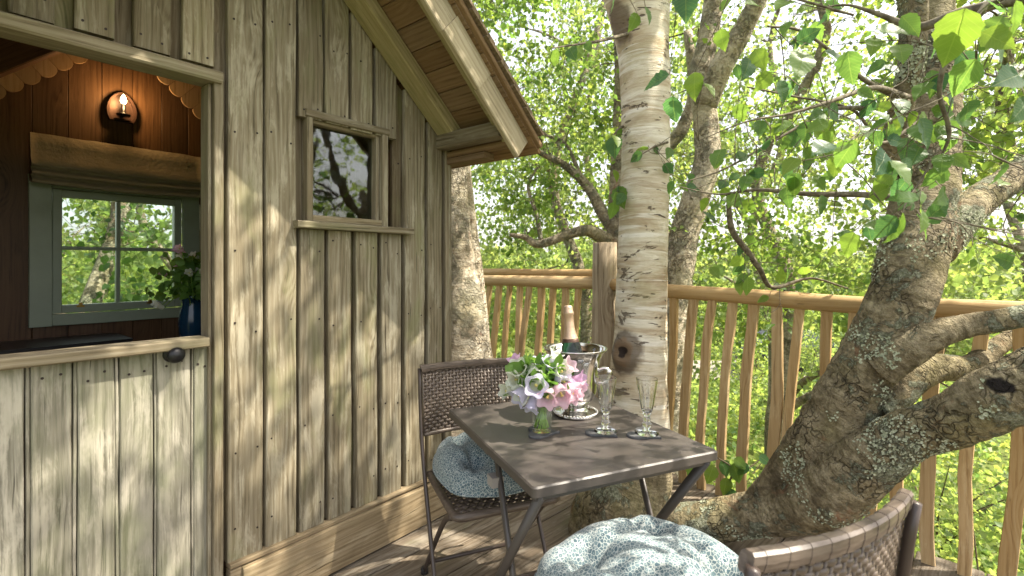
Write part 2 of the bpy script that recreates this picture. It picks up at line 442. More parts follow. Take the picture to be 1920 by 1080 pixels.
def bark_birch():
    m, nn, ll, b = new_mat('white_birch_bark'); g = N(nn, ll)
    v = g.attr('bark'); p = g.coord()
    x, y, z = g.sep(v)
    vz = g.comb(g.math('MULTIPLY', x, 3.2), g.math('MULTIPLY', y, 3.2), g.math('MULTIPLY', z, 40.0))
    streak = g.noise(vz, 1.6, 6, 0.72, 0.25)
    broad = g.noise(g.comb(g.math('MULTIPLY', x, 2.0), g.math('MULTIPLY', y, 2.0), g.math('MULTIPLY', z, 7.0)), 1.5, 4, 0.6, 0.8)
    pat = g.noise(p, 5.0, 4, 0.6)
    col = g.ramp(broad, [(0.30, (0.30, 0.215, 0.125)), (0.45, (0.46, 0.385, 0.27)), (0.60, (0.60, 0.545, 0.43)), (0.75, (0.70, 0.66, 0.57))])
    col = g.mix(g.math('MULTIPLY', g.step(streak, 0.48, 0.64), 0.62), col, (0.33, 0.25, 0.165))
    pale = g.noise(g.comb(g.math('MULTIPLY', x, 1.2), g.math('MULTIPLY', y, 1.2), g.math('MULTIPLY', z, 16.0)), 1.9, 3, 0.6, 0.4)
    col = g.mix(g.math('MULTIPLY', g.step(pale, 0.57, 0.66), 0.75), col, (0.72, 0.68, 0.60))
    lent = g.noise(g.comb(g.math('MULTIPLY', x, 6.0), g.math('MULTIPLY', y, 6.0), g.math('MULTIPLY', z, 26.0)), 2.1, 2, 0.5, 0.3)
    lm = g.step(lent, 0.675, 0.71)
    col = g.mix(g.math('MULTIPLY', lm, 0.9), col, (0.07, 0.05, 0.035))
    big = g.noise(g.comb(g.math('MULTIPLY', x, 3.0), g.math('MULTIPLY', y, 3.0), g.math('MULTIPLY', z, 6.0)), 1.7, 5, 0.7, 0.6)
    bm_ = g.step(big, 0.605, 0.645)
    col = g.mix(g.math('MULTIPLY', bm_, 0.85), col, (0.085, 0.062, 0.042))
    col = g.mix(g.math('MULTIPLY', g.step(pat, 0.5, 0.7), 0.35), col, (0.30, 0.27, 0.13))
    w_ = g.vmath('ADD', p, g.vmath('MULTIPLY', g.vmath('SUBTRACT', g.n_color(p, 22.0), (0.5, 0.5, 0.5)), (0.05, 0.05, 0.05)))
    dd = g.vlen(g.vmath('MULTIPLY', g.vmath('SUBTRACT', w_, tuple(at(1168, 660, 2.34))), (1.0, 1.0, 0.85)))
    col = g.mix(g.math('MULTIPLY', g.step(dd, 0.105, 0.075), 0.85), col, (0.075, 0.052, 0.034))
    col = g.mix(g.math('MULTIPLY', g.step(dd, 0.062, 0.048), 0.8), col, (0.17, 0.11, 0.062))
    col = g.mix(g.step(dd, 0.026, 0.018), col, (0.03, 0.02, 0.015))
    d2 = g.vlen(g.vmath('MULTIPLY', g.vmath('SUBTRACT', w_, tuple(at(1160, 45, 2.44))), (1.0, 1.0, 0.55)))
    col = g.mix(g.math('MULTIPLY', g.step(d2, 0.085, 0.05), 0.85), col, (0.095, 0.066, 0.043))
    ll.new(col, b.inputs['Base Color']); setv(b, rough=0.75, spec=0.25)
    h = g.math('SUBTRACT', g.math('ADD', g.math('MULTIPLY', streak, 0.7), g.math('MULTIPLY', broad, 0.5)), g.math('MULTIPLY', g.math('ADD', lm, bm_), 0.5))
    ll.new(g.bump(h, 0.8, 0.012), b.inputs['Normal'])
    return m
B_BIRCH = bark_birch()

def bark_rough(name, lichen=1.0, dark=(0.058, 0.045, 0.028), mid=(0.17, 0.137, 0.08), lite=(0.32, 0.27, 0.175), spots=()):
    m, nn, ll, b = new_mat(name); g = N(nn, ll)
    v = g.attr('bark'); p = g.coord()
    x, y, z = g.sep(v)
    bands = g.noise(g.comb(g.math('MULTIPLY', x, 6.0), g.math('MULTIPLY', y, 6.0), g.math('MULTIPLY', z, 26.0)), 1.6, 5, 0.7, 0.9)
    patch = g.noise(p, 6.0, 5, 0.65, 0.4)
    iso = g.noise(p, 15.0, 6, 0.7, 0.5)
    mixed = g.math('ADD', g.math('MULTIPLY', bands, 0.45), g.math('MULTIPLY', iso, 0.55))
    col = g.ramp(mixed, [(0.30, dark), (0.45, mid), (0.58, lite), (0.75, tuple(min(1, c * 1.5) for c in lite))])
    col = g.mix(g.math('MULTIPLY', g.step(patch, 0.55, 0.66), 0.6), col, dark)
    red = g.step(g.noise(p, 4.3, 4, 0.6, 1.0), 0.60, 0.70)
    col = g.mix(g.math('MULTIPLY', red, 0.55), col, (0.23, 0.10, 0.055))
    grn = g.step(g.noise(p, 3.1, 4, 0.6), 0.46, 0.66)
    col = g.mix(g.math('MULTIPLY', grn, 0.42), col, (0.22, 0.20, 0.085))
    ln = g.noise(p, 9.0, 7, 0.75, 0.35); le = g.noise(p, 3.4, 2)
    lm = g.step(g.math('ADD', ln, g.math('MULTIPLY', le, 0.55)), 0.825, 0.875)
    if lichen:
        spk = g.noise(p, 110.0, 3, 0.7)
        lcol = g.mix(g.step(spk, 0.4, 0.62), (0.23, 0.245, 0.155), (0.43, 0.445, 0.33))
        col = g.mix(g.math('MULTIPLY', lm, 0.92 * lichen), col, lcol)
    wv3 = g.comb(g.math('MULTIPLY', x, 20.0), g.math('MULTIPLY', y, 20.0), g.math('MULTIPLY', z, 11.0))
    wv3 = g.vmath('ADD', wv3, g.vmath('MULTIPLY', g.n_color(p, 13.0), (3.6, 3.6, 3.6)))
    ed, _ = g.voro(wv3, 1.0, 'DISTANCE_TO_EDGE')
    crk = g.math('MULTIPLY', g.step(ed, 0.10, 0.0), g.step(g.noise(p, 3.7, 4), 0.47, 0.62))
    col = g.mix(g.math('MULTIPLY', crk, 0.55), col, tuple(0.5 * c for c in dark))
    spk2 = g.noise(p, 60.0, 4, 0.75)
    col = g.mix(1.0, col, g.ramp(spk2, [(0.3, 0.62), (0.5, 1.0), (0.7, 1.35)]), 'MULTIPLY')
    ll.new(col, b.inputs['Base Color']); setv(b, rough=0.85, spec=0.2)
    for (sp_, sr_, sc_) in spots:
        w_ = g.vmath('ADD', p, g.vmath('MULTIPLY', g.vmath('SUBTRACT', g.n_color(p, 28.0), (0.5, 0.5, 0.5)), (0.03, 0.03, 0.03)))
        dd = g.vlen(g.vmath('MULTIPLY', g.vmath('SUBTRACT', w_, tuple(sp_)), (1.0, 0.4, 1.0)))
        col = g.mix(g.step(dd, sr_, sr_ * 0.75), col, sc_)
    if spots: ll.new(col, b.inputs['Base Color'])
    fine = g.noise(p, 70.0, 4, 0.7)
    h = g.math('ADD', g.math('ADD', g.math('MULTIPLY', mixed, 1.2), g.math('SUBTRACT', g.math('MULTIPLY', fine, 0.5), g.math('MULTIPLY', crk, 0.7))), g.math('MULTIPLY', g.math('MULTIPLY', lm, fine), 1.6))
    ll.new(g.bump(h, 1.0, 0.03), b.inputs['Normal'])
    return m
M_LICHEN = plain('pale_lichen', (0.29, 0.31, 0.21), 0.95, 0, 0.1, varcol=(0.46, 0.48, 0.36), vs=60)
M_WOUND = plain('charred_wound', (0.018, 0.016, 0.016), 0.95, 0, 0.1, 45, 1.0)
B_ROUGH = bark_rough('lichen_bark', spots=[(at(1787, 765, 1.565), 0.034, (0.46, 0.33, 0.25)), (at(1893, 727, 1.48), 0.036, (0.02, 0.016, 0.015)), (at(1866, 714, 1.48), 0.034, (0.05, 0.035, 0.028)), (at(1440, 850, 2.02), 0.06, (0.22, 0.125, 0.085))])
B_PALE = bark_rough('mottled_pale_bark', 0.35, (0.19, 0.145, 0.095), (0.43, 0.36, 0.255), (0.57, 0.51, 0.40))
B_GREY = bark_rough('grey_bark', 0.6, (0.07, 0.055, 0.04), (0.22, 0.18, 0.12), (0.40, 0.35, 0.26))
B_TWIG = plain('twig_bark', (0.075, 0.055, 0.034), 0.8, 0, 0.2, varcol=(0.14, 0.11, 0.07), vs=30)

def groundmat():
    m, nn, ll, b = new_mat('woodland_floor'); g = N(nn, ll)
    p = g.coord('Object')
    n = g.noise(p, 1.2, 6, 0.7); k = g.noise(p, 25, 4, 0.7)
    col = g.ramp(n, [(0.3, (0.06, 0.085, 0.02)), (0.5, (0.09, 0.13, 0.028)), (0.7, (0.15, 0.17, 0.05))])
    col = g.mix(g.step(k, 0.4, 0.75), col, (0.11, 0.10, 0.04))
    ll.new(col, b.inputs['Base Color']); setv(b, rough=0.95, spec=0.1)
    ll.new(g.bump(k, 0.8, 0.05), b.inputs['Normal'])
    return m
M_GROUND = groundmat()
M_PATH = plain('pale_gravel', (0.24, 0.22, 0.185), 0.95, 0, 0.1, 60, 0.6, varcol=(0.17, 0.155, 0.125), vs=14)

# ------------------------------------------------------------------ boards
def plank(name, parent, mat, o, ez, ex, L, W, T, segs=3, bev=0.003, wob=0.0012, top=None, bot=None, kind=None):
    """a sawn board: local z runs along it (grain), x across its face, y through it; o is the middle of its lower end"""
    ez = Vector(ez).normalized(); ex = Vector(ex); ex = (ex - ez * ex.dot(ez)).normalized(); ey = ez.cross(ex)
    hw, ht = W / 2, T / 2
    bv = min(bev, hw * 0.4, ht * 0.4)
    prof = [(-hw + bv, -ht), (hw - bv, -ht), (hw, -ht + bv), (hw, ht - bv), (hw - bv, ht), (-hw + bv, ht), (-hw, ht - bv), (-hw, -ht + bv)]
    tl, tr = top if top else (L, L)
    bl, br = bot if bot else (0.0, 0.0)
    V, Fc = [], []
    ph = random.uniform(0, 50)
    for k in range(segs + 1):
        f = k / segs
        wx = wob * 2.0 * noise.noise(Vector((ph, f * L * 2.2, 0)))
        wy = wob * 1.0 * noise.noise(Vector((ph, f * L * 1.7, 9)))
        for (x, y) in prof:
            u = (x + hw) / W
            z0 = bl + (br - bl) * u; z1 = tl + (tr - tl) * u
            V.append((x + wx + (wob * noise.noise(Vector((ph + x * 30, f * L * 6, 3)))), y + wy, z0 + (z1 - z0) * f))
    for k in range(segs):
        for i in range(8):
            j = (i + 1) % 8
            Fc.append((k * 8 + i, k * 8 + j, (k + 1) * 8 + j, (k + 1) * 8 + i))
    Fc.append(tuple(range(8))[::-1]); Fc.append(tuple(segs * 8 + i for i in range(8)))
    M = Matrix((ex, ey, ez)).transposed().to_4x4(); M.translation = Vector(o)
    return part(name, V, Fc, mat, parent, False, M, kind)

def hboard(name, parent, mat, s0, s1, t0, t1, z0, z1, **k):      # in a thing's own axes: board running along s
    return plank(name, parent, mat, (s0, (t0 + t1) / 2, (z0 + z1) / 2), (1, 0, 0), (0, 0, -1), s1 - s0, z1 - z0, t1 - t0, **k)
def vboard(name, parent, mat, s0, s1, t0, t1, z0, z1, **k):      # board standing up
    return plank(name, parent, mat, ((s0 + s1) / 2, (t0 + t1) / 2, z0), (0, 0, 1), (1, 0, 0), z1 - z0, s1 - s0, t1 - t0, **k)
def tboard(name, parent, mat, s0, s1, t0, t1, z0, z1, **k):      # board running along t
    return plank(name, parent, mat, ((s0 + s1) / 2, t0, (z0 + z1) / 2), (0, 1, 0), (0, 0, 1), t1 - t0, z1 - z0, s1 - s0, **k)

# ------------------------------------------------------------------ ground, path, far hill
def terrain(x, y):
    d = math.hypot(x, y)
    h = -2.9 + 0.35 * noise.noise(Vector((x * 0.12, y * 0.12, 0))) + 0.12 * noise.noise(Vector((x * 0.5, y * 0.5, 5)))
    if y > 22: h += (y - 22) * 0.055
    return h
V, Fc = [], []
gx = sorted(set([-400, -250, -150, -90, -60] + list(range(-42, 54, 2)) + [60, 90, 150, 250, 400]))
gy = sorted(set([-200, -100, -50, -25] + list(range(-14, 54, 2)) + [60, 80, 110, 160, 240, 400]))
for y in gy:
    for x in gx: V.append((x, y, terrain(x, y) if y < 120 else terrain(x, 120)))
nx = len(gx)
for j in range(len(gy) - 1):
    for i in range(nx - 1): Fc.append((j * nx + i, j * nx + i + 1, (j + 1) * nx + i + 1, (j + 1) * nx + i))
part('ground', V, Fc, M_GROUND, smooth=True, kind='structure')
V, Fc = [], []
pp = spline([(2, 19.5), (6, 19.2), (10, 18.6), (14, 18.6), (20, 19.5)], 8)
for i, p in enumerate(pp):
    for w in (-1.6, -0.5, 0.5, 1.6):
        V.append((p[0], p[1] + w, terrain(p[0], p[1] + w) + 0.10))
for i in range(len(pp) - 1):
    for k in range(3): Fc.append((i * 4 + k, (i + 1) * 4 + k, (i + 1) * 4 + k + 1, i * 4 + k + 1))
part('path', V, Fc, M_PATH, smooth=True, kind='structure')

# ------------------------------------------------------------------ deck: axes w (along the rail, to the right) and v (outward)
Q = math.sqrt(0.5)
def wv(X, Y): return ((X - Y) * Q, (X + Y) * Q)
deck = thing('deck', 'weathered brown timber deck of wide planks under the table', 'deck', (0, 0, 0), R(-45))
deck['kind'] = 'structure'; del deck['category']
for i in range(27):
    w0 = -3.605 + 0.2215 * i
    e = 2.79 + random.uniform(-0.012, 0.02)
    plank('plank', deck, M_DECK, (w0 + 0.1075, -1.0, -0.02), (0, 1, 0), (1, 0, 0), e + 1.0, 0.2155, 0.04, segs=8, bev=0.005, wob=0.004)
for v in (-0.6, 0.9, 2.55):
    hboard('joist', deck, M_DECK, -3.6, 2.35, v - 0.035, v + 0.035, -0.205, -0.045)
hboard('rim_joist', deck, M_DECK, -3.6, 2.35, 2.70, 2.745, -0.215, -0.045)

# ------------------------------------------------------------------ cabin: axes s (along its front, from the right corner), t (outward), z
W0 = Vector((-0.332, 2.531, 0)); U = Vector((-0.6327, -0.7744, 0)); NN = Vector((0.7744, -0.6327, 0))
CROT = math.atan2(U.y, U.x)
def sx(px, t=0.0):
    k = (px - CX) / F
    return (-0.332 + 0.7744 * t - k * (2.531 - 0.6327 * t)) / (0.6327 - 0.7744 * k)
def sz(px, py, t=0.0):
    s = sx(px, t); Y = 2.531 - 0.7744 * s - 0.6327 * t
    return s, HC - (py - HZ) / F * Y
cabin = thing('treehouse_cabin', 'small gabled treehouse cabin clad in weathered vertical boards', 'cabin', W0, CROT)
APEX = 1.0
SL = 0.878; CA = 1 / math.hypot(1, SL); SA = SL * CA
def zroof(s):                                                    # lower line of the rafters
    return 1.834 + SL * (s if s <= APEX else 2 * APEX - s)

# window and door openings in the front wall
WS0, WS1 = sx(727), sx(574)                                      # right and left side of the window frame
SILLZ = 1.415
WTOP = sz(650, 234)[1]
DS0, DS1, DZ = sx(392), 1.90, 1.885

def clad(a, b, z0, full=True, ztop=None, nm='wall_board', t=(-0.030, 0.0), mat=None):
    """one cladding board between pixel columns a<b of the photograph, from z0 to the roof line or ztop"""
    s1, s0 = (sx(a), sx(b)) if full is True else (b, a)
    tp = None
    if ztop is None:
        tp = (zroof(s0) + 0.015 - z0, zroof(s1) + 0.015 - z0); L = max(tp)
    else: L = ztop - z0
    return plank(nm, cabin, mat or M_WALL, ((s0 + s1) / 2, sum(t) / 2, z0), (0, 0, 1), (1, 0, 0), L, s1 - s0, t[1] - t[0], segs=6, bev=0.004, wob=0.0022, top=tp)

PL_Z = 0.215
cols = [(428, 493), (499, 556), (562, 609), (617, 659), (668, 708), (716, 753), (760, 797), (803, 829)]
over_win = {2: 222, 3: 234, 4: 247, 5: 257}
for i, (a, b) in enumerate(cols):
    if i in over_win:
        clad(a, b, PL_Z, ztop=SILLZ - 0.018)
        aa, bb = [(560, 605), (611, 655), (660, 699), (706, 744)][i - 2]
        clad(aa, bb, sz((aa + bb) / 2, over_win[i])[1])
    else:
        clad(a, b, PL_Z)
# under boards, seen in the joints
gaps = [(418, 428), (493, 499), (556, 562), (609, 617), (659, 668), (708, 716), (753, 760), (797, 803), (829, 838)]
for i, (a, b) in enumerate(gaps):
    s1, s0 = sx(a) + 0.028, sx(b) - 0.028
    s0 = max(s0, 0.0)
    nm = 'under_board'
    if WS0 - 0.03 < (s0 + s1) / 2 < WS1 + 0.01:
        clad(s0, s1, PL_Z, False, SILLZ - 0.02, nm, (-0.056, -0.032), M_WALLU)
        clad(s0, s1, WTOP + 0.02, False, None, nm, (-0.056, -0.032), M_WALLU)
    else:
        clad(s0, s1, PL_Z, False, None, nm, (-0.056, -0.032), M_WALLU)
vboard('corner_board', cabin, M_FRAME, -0.022, 0.014, -0.10, 0.004, 0.0, zroof(0) + 0.0, segs=6)
# boards over the door
for a, b in [(-90, -25), (15, 103), (140, 215), (250, 319), (343, 402)]:
    clad(a, b, DZ + 0.045 + random.uniform(-0.004, 0.004))
for a, b in [(-30, 20), (98, 145), (211, 254), (315, 347), (398, 419)]:
    clad(a, b, DZ + 0.040, nm='under_board', t=(-0.056, -0.032), mat=M_WALLU)
clad(1.96, 2.0, 0.0, False); clad(1.905, 1.955, 0.0, False)
vboard('corner_board', cabin, M_FRAME, 1.99, 2.022, -0.10, 0.004, 0.0, zroof(2.0), segs=4)
# plinth
hboard('plinth_board', cabin, M_PLINTH, -0.035, sx(450), -0.020, 0.030, 0.006, PL_Z - 0.022, segs=6, bev=0.006, wob=0.003)
hboard('plinth_board', cabin, M_PLINTH, sx(449), sx(428), -0.020, 0.018, 0.006, PL_Z - 0.018, bev=0.004)
hboard('plinth_cap', cabin, M_PLINTH, -0.03, sx(428), -0.021, 0.020, PL_Z - 0.018, PL_Z - 0.001, segs=6, bev=0.005, wob=0.003)
# door frame
vboard('door_jamb', cabin, M_FRAME, sx(417), sx(399), -0.075, 0.012, 0.0, DZ + 0.03, segs=6)
vboard('door_jamb', cabin, M_FRAME, sx(398.5), DS0 + 0.0, -0.075, -0.006, 0.0, DZ - 0.012, segs=6)
vboard('door_jamb', cabin, M_FRAME, DS1 - 0.03, DS1, -0.075, 0.012, 0.0, DZ - 0.012)
hboard('lintel', cabin, M_FRAME, sx(412), 1.96, -0.075, 0.030, DZ - 0.010, DZ + 0.030, segs=6, bev=0.006)
# half door
door = bpy.data.objects.new('half_door', None); C.objects.link(door); door.parent = cabin
door['label'] = 'closed lower half of the grey boarded door'
jx = [392, 363, 358.5, 294, 288.5, 224, 216, 145, 136, 57, 47, -40, -50]
for i in range(0, len(jx) - 1):
    s0, s1 = sx(jx[i], -0.02) + 0.0012, sx(jx[i + 1], -0.02) - 0.0012
    if jx[i] == 392: s0 += 0.002
    bead = i % 2 == 1
    vboard('bead' if bead else 'plank', door, M_DOOR, s0, s1, -0.05, -0.023 if bead else -0.02, 0.015, 0.985, segs=5, bev=0.0035, wob=0.0015)
hboard('ledge', door, M_FRAME, DS0 + 0.006, 1.87, -0.075, 0.022, 0.982, 1.013, segs=6, bev=0.004)
kb = MB()
ks, kz = sz(330, 666, 0.02)
KM = Matrix.Translation((ks, -0.02, kz)) @ Matrix.Rotation(R(-90), 4, 'X')
kb.lathe([(0.0, 0.0), (0.026, 0.0), (0.027, 0.004), (0.024, 0.008), (0.012, 0.010), (0.010, 0.022), (0.016, 0.028), (0.024, 0.036), (0.0255, 0.044), (0.022, 0.053), (0.012, 0.059), (0.0, 0.060)], 24, KM)
kb.build('door_knob', M_IRON, door, True)
# nails: rusty heads, only a few pixels each
nb = MB()
def nail(s, z, t): nb.lathe([(0.0, 0.0015), (0.0036, 0.0015), (0.0044, -0.002)], 7, Matrix.Translation((s, t, z)) @ Matrix.Rotation(R(-90), 4, 'X'))
for a, b in cols:
    for zz in (0.32, 0.62, 1.03, 1.33, 1.75, 2.15):
        for q in (0.18, 0.80):
            s = sx(a) + (sx(b) - sx(a)) * q + random.uniform(-0.004, 0.004)
            if zz > zroof(s) - 0.06 or (WS0 - 0.05 < s < WS1 + 0.05 and 1.38 < zz < WTOP + 0.03): continue
            if random.random() < 0.62: nail(s, zz + random.uniform(-0.03, 0.03), 0.0)
for (a, b), py in zip([(560, 605), (611, 655), (660, 699), (706, 744)], (205, 218, 232, 240)):
    for q in (0.22, 0.8):
        s, z = sz(a + (b - a) * q, py); nail(s, z, 0.0)
for a, b in [(15, 103), (140, 215), (250, 319), (343, 402)]:
    for q in (0.2, 0.78):
        nail(sx(a + (b - a) * q), DZ + 0.085 + random.uniform(-0.02, 0.02), 0.0)
for i in range(0, len(jx) - 3, 2):
    a, b = jx[i], jx[i + 1]
    for q in (0.28, 0.72):
        nail(sx(a + (b - a) * q, -0.02), 0.93 + random.uniform(-0.02, 0.02), -0.02)
        if i < 10: nail(sx(a + (b - a) * q, -0.02), 0.12 + random.uniform(-0.02, 0.02), -0.02)
nb.build('nail', M_NAIL, cabin, kind='stuff')

# small window in the cladding
win = bpy.data.objects.new('window', None); C.objects.link(win); win.parent = cabin
gs1, gz1 = sz(586, 252, -0.045); gs0, gz0 = sz(703, 402, -0.045)
gzt = gz1
vboard('frame', win, M_FRAME, WS0 + 0.002, WS0 + 0.034, -0.075, 0.008, SILLZ + 0.013, WTOP - 0.006)
vboard('frame', win, M_FRAME, WS1 - 0.026, WS1 - 0.002, -0.075, 0.008, SILLZ + 0.013, WTOP - 0.006)
hboard('frame', win, M_FRAME, WS0 - 0.004, WS1 + 0.004, -0.075, 0.010, WTOP - 0.005, WTOP + 0.024)
hboard('frame', win, M_FRAME, WS0 + 0.035, WS1 - 0.027, -0.075, 0.004, SILLZ + 0.014, SILLZ + 0.040)
# inner bead round the glass
a0, a1 = WS0 + 0.035, WS1 - 0.027
vboard('glazing_bead', win, M_FRAME, a0, a0 + 0.017, -0.070, -0.014, SILLZ + 0.041, WTOP - 0.007)
vboard('glazing_bead', win, M_FRAME, a1 - 0.010, a1, -0.070, -0.014, SILLZ + 0.041, WTOP - 0.007)
hboard('glazing_bead', win, M_FRAME, a0 + 0.018, a1 - 0.011, -0.070, -0.014, WTOP - 0.022, WTOP - 0.007)
pb = MB(); pb.box((a0 + 0.010, -0.050, SILLZ + 0.036), (a1 - 0.004, -0.046, WTOP - 0.010)); pb.build('pane', M_PANE2, win)
hboard('sill', win, M_FRAME, sx(766), sx(549), -0.02, 0.042, SILLZ - 0.016, SILLZ + 0.012, segs=6, bev=0.004)

# interior lining of the front wall, side walls, back wall
def lining(s0, s1, z0, z1, t0, t1, tp=None):
    plank('lining_board', cabin, M_PINE, ((s0 + s1) / 2, (t0 + t1) / 2, z0), (0, 0, 1), (1, 0, 0), z1 - z0, s1 - s0, t1 - t0, segs=2, bev=0.002, wob=0.0, top=tp)
TB = -1.5
x = 0.012
while x < 1.98:
    e = min(x + 0.119, 1.99)
    top = (zroof(x) + 0.05, zroof(e) + 0.05)
    if e <= DS0 - 0.01 or x >= DS1:
        lo_, hi_ = (SILLZ, WTOP) if (x < WS1 and e > WS0) else (None, None)
        if lo_:
            lining(x, e, 0.0, lo_, -0.098, -0.080); lining(x, e, hi_, max(top), -0.098, -0.080, (top[0] - hi_, top[1] - hi_))
        else: lining(x, e, 0.0, max(top), -0.098, -0.080, top)
    else:
        lining(x, e, DZ + 0.02, max(top), -0.098, -0.080, (top[0] - DZ - 0.02, top[1] - DZ - 0.02))
    x = e + 0.0015
# back window geometry, measured on the back wall
BS1, BZ0 = sz(52, 614, TB); BS0 = sx(371, TB); BZ1 = sz(60, 335, TB)[1]
x = 0.012
while x < 1.98:
    e = min(x + 0.133, 1.99)
    top = (zroof(x) + 0.05, zroof(e) + 0.05)
    if x < BS1 - 0.04 and e > BS0 + 0.04:
        lining(x, e, 0.0, BZ0 + 0.05, TB - 0.02, TB); z = BZ1 - 0.06
        lining(x, e, z, max(top), TB - 0.02, TB, (top[0] - z, top[1] - z))
    else: lining(x, e, 0.0, max(top), TB - 0.02, TB, top)
    x = e + 0.0015
t = TB
while t < -0.11:
    e = min(t + 0.14, -0.10)
    for s in (0.0, 1.992):
        plank('lining_board', cabin, M_PINE, (s + 0.004, (t + e) / 2, 0.0), (0, 0, 1), (0, 1, 0), zroof(0.0) + 0.055, e - t, 0.016, segs=1, wob=0)
    t = e + 0.0015
# outside boards of the back and side walls (hardly seen)
t = TB - 0.04
while t < -0.12:
    e = t + 0.155
    for s in (-0.018, 2.018):
        vb = plank('wall_board', cabin, M_WALL, (s, (t + e) / 2, 0.0), (0, 0, 1), (0, 1, 0), zroof(0) + 0.03, e - t - 0.006, 0.02, segs=2)
    t = e
x = 0.0
while x < 1.99:
    e = min(x + 0.155, 2.0); top = (zroof(x) + 0.04, zroof(e - 0.005) + 0.04)
    if x < BS1 - 0.03 and e > BS0 + 0.03:
        clad(x, e - 0.005, 0.0, False, BZ0 + 0.04, 'wall_board', (TB - 0.05, TB - 0.026))
        clad(x, e - 0.005, BZ1 - 0.05, False, None, 'wall_board', (TB - 0.05, TB - 0.026))
    else: clad(x, e - 0.005, 0.0, False, None, 'wall_board', (TB - 0.05, TB - 0.026))
    x = e

# roof: rafters on the gable, sheathing boards that show as the soffit, barge boards, shingles
def slope(side, d):                # side +1: the right slope; -1: the left slope. d metres down from the ridge -> (s, z, along, normal)
    along = Vector((-CA, 0, -SA)) if side > 0 else Vector((CA, 0, -SA))
    nrm = Vector((-SA, 0, CA)) if side > 0 else Vector((SA, 0, CA))
    base = Vector((APEX, 0, zroof(APEX)))
    return base + along * d, along, nrm
LEN = 1.0 / CA
for side in (1, -1):
    def rb(nm, mat, d0, d1, t0, t1, p0, p1, **k):
        o, al, nr = slope(side, d0)
        o = o + nr * ((p0 + p1) / 2) + Vector((0, (t0 + t1) / 2, 0))
        return plank(nm, cabin, mat, o, al, nr, d1 - d0, p1 - p0, t1 - t0, **k)
    rb('rafter', M_RAFTER, 0.0, LEN - 0.012, 0.004, 0.118, 0.0, 0.062, segs=6, bev=0.006)
    rb('rafter', M_RAFTER, 0.0, LEN + 0.01, 0.372, 0.416, -0.012, 0.062, segs=6, bev=0.004)
    rb('rafter', M_PINE, 0.0, LEN - 0.04, -0.75, -0.67, -0.05, 0.062, segs=3, bev=0.004)
    if side < 0: rb('tie_beam', M_PINE, 0.10, LEN - 0.02, -1.32, -1.22, -0.150, -0.030, segs=3, bev=0.005)
    # barge board in lapped pieces
    d = 0.0; k = 0
    while d < LEN + 0.05:
        e = min(d + 0.262, LEN + 0.075)
        if LEN + 0.075 - e < 0.12: e = LEN + 0.075
        rb('barge_board', M_BARGE, d, e - 0.001, 0.418 + 0.006 * (k % 2), 0.445 + 0.006 * (k % 2), -0.045, 0.070, segs=3, bev=0.004)
        d = e; k += 1
    # sheathing boards run from the back of the cabin out over the gable
    d = 0.0
    while d < LEN + 0.10:
        e = d + 0.106
        o, al, nr = slope(side, d + 0.053)
        plank('soffit_board', cabin, M_SOFFIT, o + nr * 0.073 + Vector((0, -1.66, 0)), (0, 1, 0), al, 2.13, 0.1035, 0.018, segs=3, bev=0.003, wob=0.001)
        d = e
    o, al, nr = slope(side, 0)
    rb('roof_edge', M_SOFFIT, 0.0, LEN + 0.125, 0.455, 0.492, 0.070, 0.092, segs=3)
    # cedar shingles in courses
    sh = MB()
    d = 0.03; row = 0
    while d < LEN + 0.16:
        t = -1.68 + (row % 2) * 0.05
        while t < 0.50:
            w = min(random.uniform(0.08, 0.14), 0.512 - t)
            o, al, nr = slope(side, d)
            Mx = Matrix((al, Vector((0, 1, 0)), al.cross(Vector((0, 1, 0))))).transposed().to_4x4()
            up = nr.dot(al.cross(Vector((0, 1, 0))))
            Mx = Matrix((al, Vector((0, 1, 0)) * up, nr)).transposed().to_4x4()
            Mx.translation = o + nr * (0.094 + random.uniform(0, 0.002)) + Vector((0, t + (w if up < 0 else 0), 0))
            Mx = Mx @ Matrix.Rotation(R(-3.0), 4, 'Y') if False else Mx
            sh.box((-0.16, 0.002, 0.0), (random.uniform(-0.004, 0.006), w - 0.002, 0.012 + random.uniform(0, 0.004)), Mx @ Matrix.Rotation(R(-4.5), 4, 'Y') @ Matrix.Translation((0, 0, 0.010)))
            t += w
        d += 0.115; row += 1
    sh.build('roof_shingles', M_SHINGLE, cabin, kind='stuff')
# wall plates that carry the overhang
for s0, s1 in ((0.006, 0.075), (1.925, 1.994)):
    tboard('wall_plate', cabin, M_FRAME, s0, s1, 0.002, 0.41, 1.832, 1.905, bev=0.005)
for s0, s1 in ((-0.055, 0.004), (1.996, 2.055)):
    tboard('wall_plate', cabin, M_SOFFIT, s0, s1, -1.6, 0.40, 1.80, 1.828)
    tboard('eaves_batten', cabin, M_SOFFIT, s0 - 0.012 if s0 < 1 else s0, s1 if s0 < 1 else s1 + 0.012, -1.6, 0.26, 1.766, 1.798)

# scalloped pine trim under the ceiling at the back wall
for side in (1, -1):
    d = 0.28
    while d < 1.20:
        o, al, nr = slope(side, d)
        w, h = 0.078, 0.15
        V = []; n = 9
        outl = [(0.0, 0.10), (w, 0.10)] + [(w / 2 + w / 2 * math.cos(math.pi * i / n), -0.175 - 0.028 * math.sin(math.pi * i / n)) for i in range(n + 1)]
        for tt in (0.0, 0.012):
            for (a, b2) in outl: V.append(o + al * a + nr * b2 + Vector((0, TB + 0.03 + tt, 0)))
        k = len(outl)
        Fc = [tuple(range(k))[::-1], tuple(range(k, 2 * k))] + [(i, (i + 1) % k, k + (i + 1) % k, k + i) for i in range(k)]
        me = mesh_from('scalloped_board', [v - o for v in V], Fc, M_SCALE)
        link('scalloped_board', me, cabin, Matrix.Translation(o))
        d += w + 0.0015

